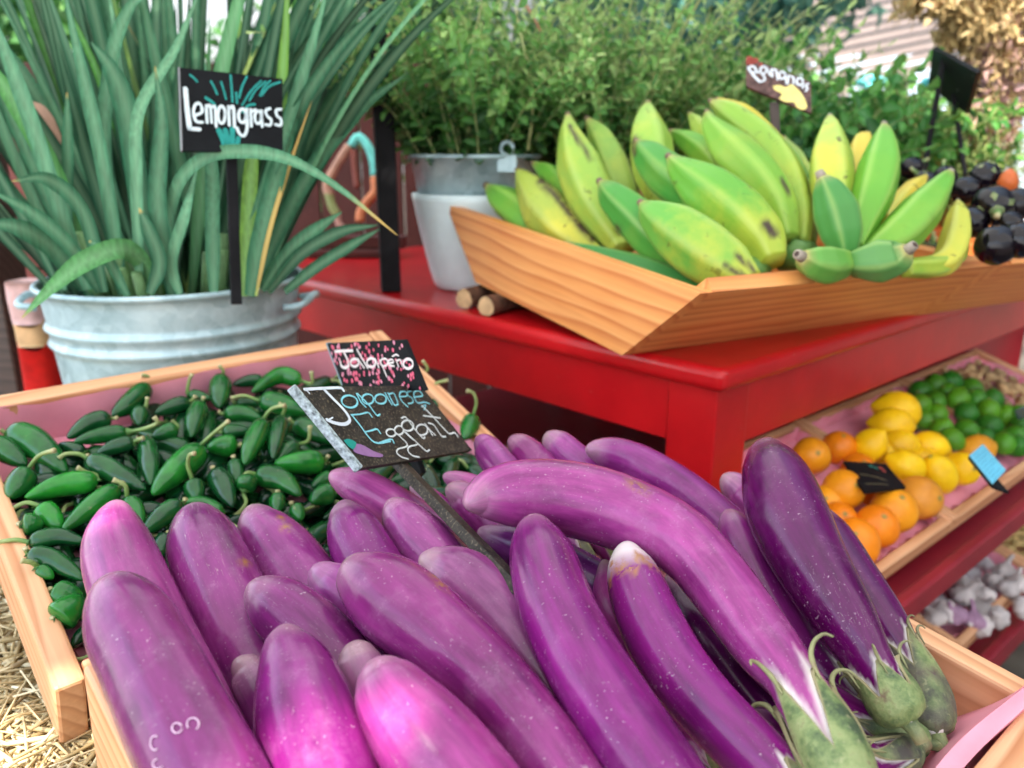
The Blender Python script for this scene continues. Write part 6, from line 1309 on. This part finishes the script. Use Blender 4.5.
# ================================================================== STRAW BALES
bTop = .683
def bale_geo(L, W, Hh):
    V, F = box_geo(-L / 2, L / 2, -W / 2, W / 2, 0, Hh, .03)
    import bmesh
    bm = bmesh.new(); vs = [bm.verts.new(v) for v in V]
    for f in F: bm.faces.new([vs[i] for i in f])
    bmesh.ops.subdivide_edges(bm, edges=bm.edges[:], cuts=5, use_grid_fill=True); bmesh.ops.triangulate(bm, faces=bm.faces[:])
    bm.verts.index_update(); out = [np.array(v.co) for v in bm.verts]; Ff = [tuple(v.index for v in f.verts) for f in bm.faces]; bm.free(); A = np.array(out)
    A += np.random.RandomState(5).normal(0, .003, A.shape) * np.array([1, 1, .5]); A[:, 2] = np.clip(A[:, 2], 0, Hh); return A, Ff
def straws(n, area, z, seedv, Lr=(.03, .11)):
    """area: list of (origin, x-vector, y-vector) patches"""
    r = np.random.RandomState(seedv); parts = []
    for k in range(n):
        o, xv, yv = area[r.randint(len(area))]; p = o + xv * r.uniform() + yv * r.uniform(); p = np.array([p[0], p[1], z + abs(r.normal(0, .005)) - .001]); a = r.uniform(0, 6.283); L = r.uniform(*Lr); w = r.uniform(.0007, .0017) if r.uniform() < .85 else r.uniform(.0020, .0030)
        d = np.array([math.cos(a), math.sin(a), r.normal(0, .12)]); q = p + d * L * .5 + np.array([r.normal(0, .003), r.normal(0, .003), abs(r.normal(0, .003))]); e = p + d * L; e[2] = max(e[2], z + .001)
        v, f, al, _ = tube([p, q, e], [w, w * 1.05, w * .8], 5); parts.append((v, f, dict(tint=np.full(len(v), np.clip(r.normal(.62, .25), 0, 1)))))
    return join(parts)
Eh, Bq = az(49), az(-41); FLg = np.array([cP[0], cP[1], 0])
BA, BF = bale_geo(.95, .46, .338)
batt = dict(tint=np.clip(.45 + np.random.RandomState(9).normal(0, .2, len(BA)), 0, 1))
strawbase = MAT['straw']
bales = [(-.19, -.03, 'straw bale under the left side of the crates, loose sunlit straw on top', 1), (.285, -.03, 'straw bale under the right side of the two front crates', 1), (.19, .72, 'straw bale under the galvanized lemongrass tub', 0)]
bp = None
for k, (e, b, lb, along) in enumerate(bales):
    c = FLg + Eh * e + Bq * b; x, y = (Bq, -Eh) if along else (Eh, Bq)
    for lay in (0, 1):
        z = bTop - .338 * (lay + 1); M = mat4(c + UP * max(z, .005), x, y, UP)
        lab = lb if lay == 0 else 'straw bale in the bottom layer of the stack under the crates'
        root = empty('straw_bale', c + UP * max(z, .005), lab, 'straw bale', 'straw bales under the crates and tub')
        o = mesh('packed_straw', BA, BF, MAT['straw'], root, False, attrs=batt, M=M)
        for s in (-.22, .22):
            V, F, _, _ = tube([np.array([s, yy, zz_]) for yy, zz_ in ((-.232, .01), (-.233, .32), (-.20, .3385), (.20, .3385), (.233, .32), (.232, .01))], .0018, 6); mesh('twine', V, F, MAT['obj'], root, M=M, color=(.42, .20, .06))
        if lay == 0:
            if k == 0: V, F, A = straws(8500, [(FLg - Eh * .41 - Bq * .48, Eh * .46, Bq * .90), (FLg - Eh * .30 - Bq * .30, Eh * .38, Bq * .55)], bTop, 1)
            else: V, F, A = straws(700, [(c - x * .45 - y * .22, x * .9, y * .44)], bTop, 2 + k)
            o = mesh('loose_straw', V, F, MAT['straw'], root, attrs=A); o['kind'] = 'stuff'

# ================================================================== ADDED SHADE AWNING, LIGHT, CAMERA
SUN = az(200, 56); AZ_ = 2.30
def lift_to_awning(p): return np.array(p) + SUN * (AZ_ - p[2]) / SUN[2]
holes = [(U(326, 738, .40), .032), (U(392, 722, .415), .020), (U(128, 520, .62), .026), (U(58, 690, .60), .022)]  # openings cut in the added awning to throw sun patches on chosen spots
hole2 = [(lift_to_awning(p)[:2], r) for p, r in holes]
nx, ny = 150, 130; xs = np.linspace(-1.9, .6, nx); ys = np.linspace(-1.35, .7, ny); keep = []
X, Y = np.meshgrid(xs, ys); V = [(x, y, AZ_ + .012 * math.sin(x * 3) ) for y in ys for x in xs]
F = []
eshift = lift_to_awning(np.array([0, 0, .70]))[:2]
for j in range(ny - 1):
    for i in range(nx - 1):
        cx_, cy_ = (xs[i] + xs[i + 1]) / 2, (ys[j] + ys[j + 1]) / 2; cut = False
        for (hx, hy), r in hole2:
            if math.hypot((cx_ - hx), (cy_ - hy) * SUN[2]) < r * (1 + .18 * math.sin(7 * math.atan2(cy_ - hy, cx_ - hx))): cut = True
        q = np.array([cx_, cy_, 0]) - np.array([eshift[0], eshift[1], 0]) - np.array([cP[0], cP[1], 0])
        e = q @ Eh; b = q @ Bq
        if e < -.012 + .012 * math.sin(b * 40) and b < .12 + .03 * math.sin(e * 30): cut = True  # canvas left out here so sun reaches the loose straw
        if not cut: F.append((j * nx + i, j * nx + i + 1, (j + 1) * nx + i + 1, (j + 1) * nx + i))
b = len(V); V += [(.6, -1.35, AZ_), (4.2, -1.35, AZ_), (4.2, .7, AZ_), (.6, .7, AZ_), (-1.9, .7, AZ_), (-1.9, 2.9, AZ_), (.60, 2.9, AZ_)]
F += [(b, b + 1, b + 2, b + 3), (b + 4, b + 3, b + 6, b + 5)]
aw = mesh('awning', V, F, MAT['canvas'], smooth=False); tag(aw, 'cream canvas awning added unseen over the stall for shade, holes cut for sun patches', 'awning')
sl = bpy.data.lights.new('sun', 'SUN'); sl.energy = 9.0; sl.angle = math.radians(.8); sl.color = (1, .93, .82)
so = bpy.data.objects.new('sun', sl); COL.objects.link(so); so.rotation_euler = Vector(SUN).to_track_quat('Z', 'Y').to_euler(); so.location = (0, -2, 4)
w = bpy.data.worlds.new('sky'); SC.world = w; w.use_nodes = True; nt = w.node_tree; nt.nodes.clear()
out = nt.nodes.new('ShaderNodeOutputWorld'); bgn = nt.nodes.new('ShaderNodeBackground'); tc = nt.nodes.new('ShaderNodeTexCoord'); sx = nt.nodes.new('ShaderNodeSeparateXYZ'); rp = nt.nodes.new('ShaderNodeValToRGB')
nt.links.new(tc.outputs['Generated'], sx.inputs[0]); nt.links.new(sx.outputs['Z'], rp.inputs[0])
dp = nt.nodes.new('ShaderNodeVectorMath'); dp.operation = 'DOT_PRODUCT'; nt.links.new(tc.outputs['Generated'], dp.inputs[0]); dp.inputs[1].default_value = (-.74, -.30, .60)
mr = nt.nodes.new('ShaderNodeMapRange'); nt.links.new(dp.outputs['Value'], mr.inputs[0]); mr.inputs[1].default_value = -.35; mr.inputs[2].default_value = .95; mr.inputs[3].default_value = .16; mr.inputs[4].default_value = 3.3; nt.links.new(mr.outputs[0], bgn.inputs['Strength']); nt.links.new(rp.outputs[0], bgn.inputs[0]); nt.links.new(bgn.outputs[0], out.inputs[0])
rp.color_ramp.elements[0].position = 0.0; rp.color_ramp.elements[0].color = (1.0, .99, .97, 1); rp.color_ramp.elements[1].position = .6; rp.color_ramp.elements[1].color = (.60, .78, 1.0, 1)
cd = bpy.data.cameras.new('camera'); cam = bpy.data.objects.new('camera', cd); COL.objects.link(cam); SC.camera = cam
cam.location = CAM; cam.rotation_euler = (math.pi / 2 - PITCH, 0, 0); cd.sensor_width = 36; cd.sensor_fit = 'HORIZONTAL'; cd.lens = 36 * FPX / 1024; cd.clip_start = .02
cd.dof.use_dof = True; cd.dof.focus_distance = .58; cd.dof.aperture_fstop = 5.6
vs = SC.view_settings; vs.view_transform = 'Standard'; vs.look = 'None'; vs.gamma = 1; vs.exposure = .46; vs.use_curve_mapping = False
SC.cycles.use_denoising = True
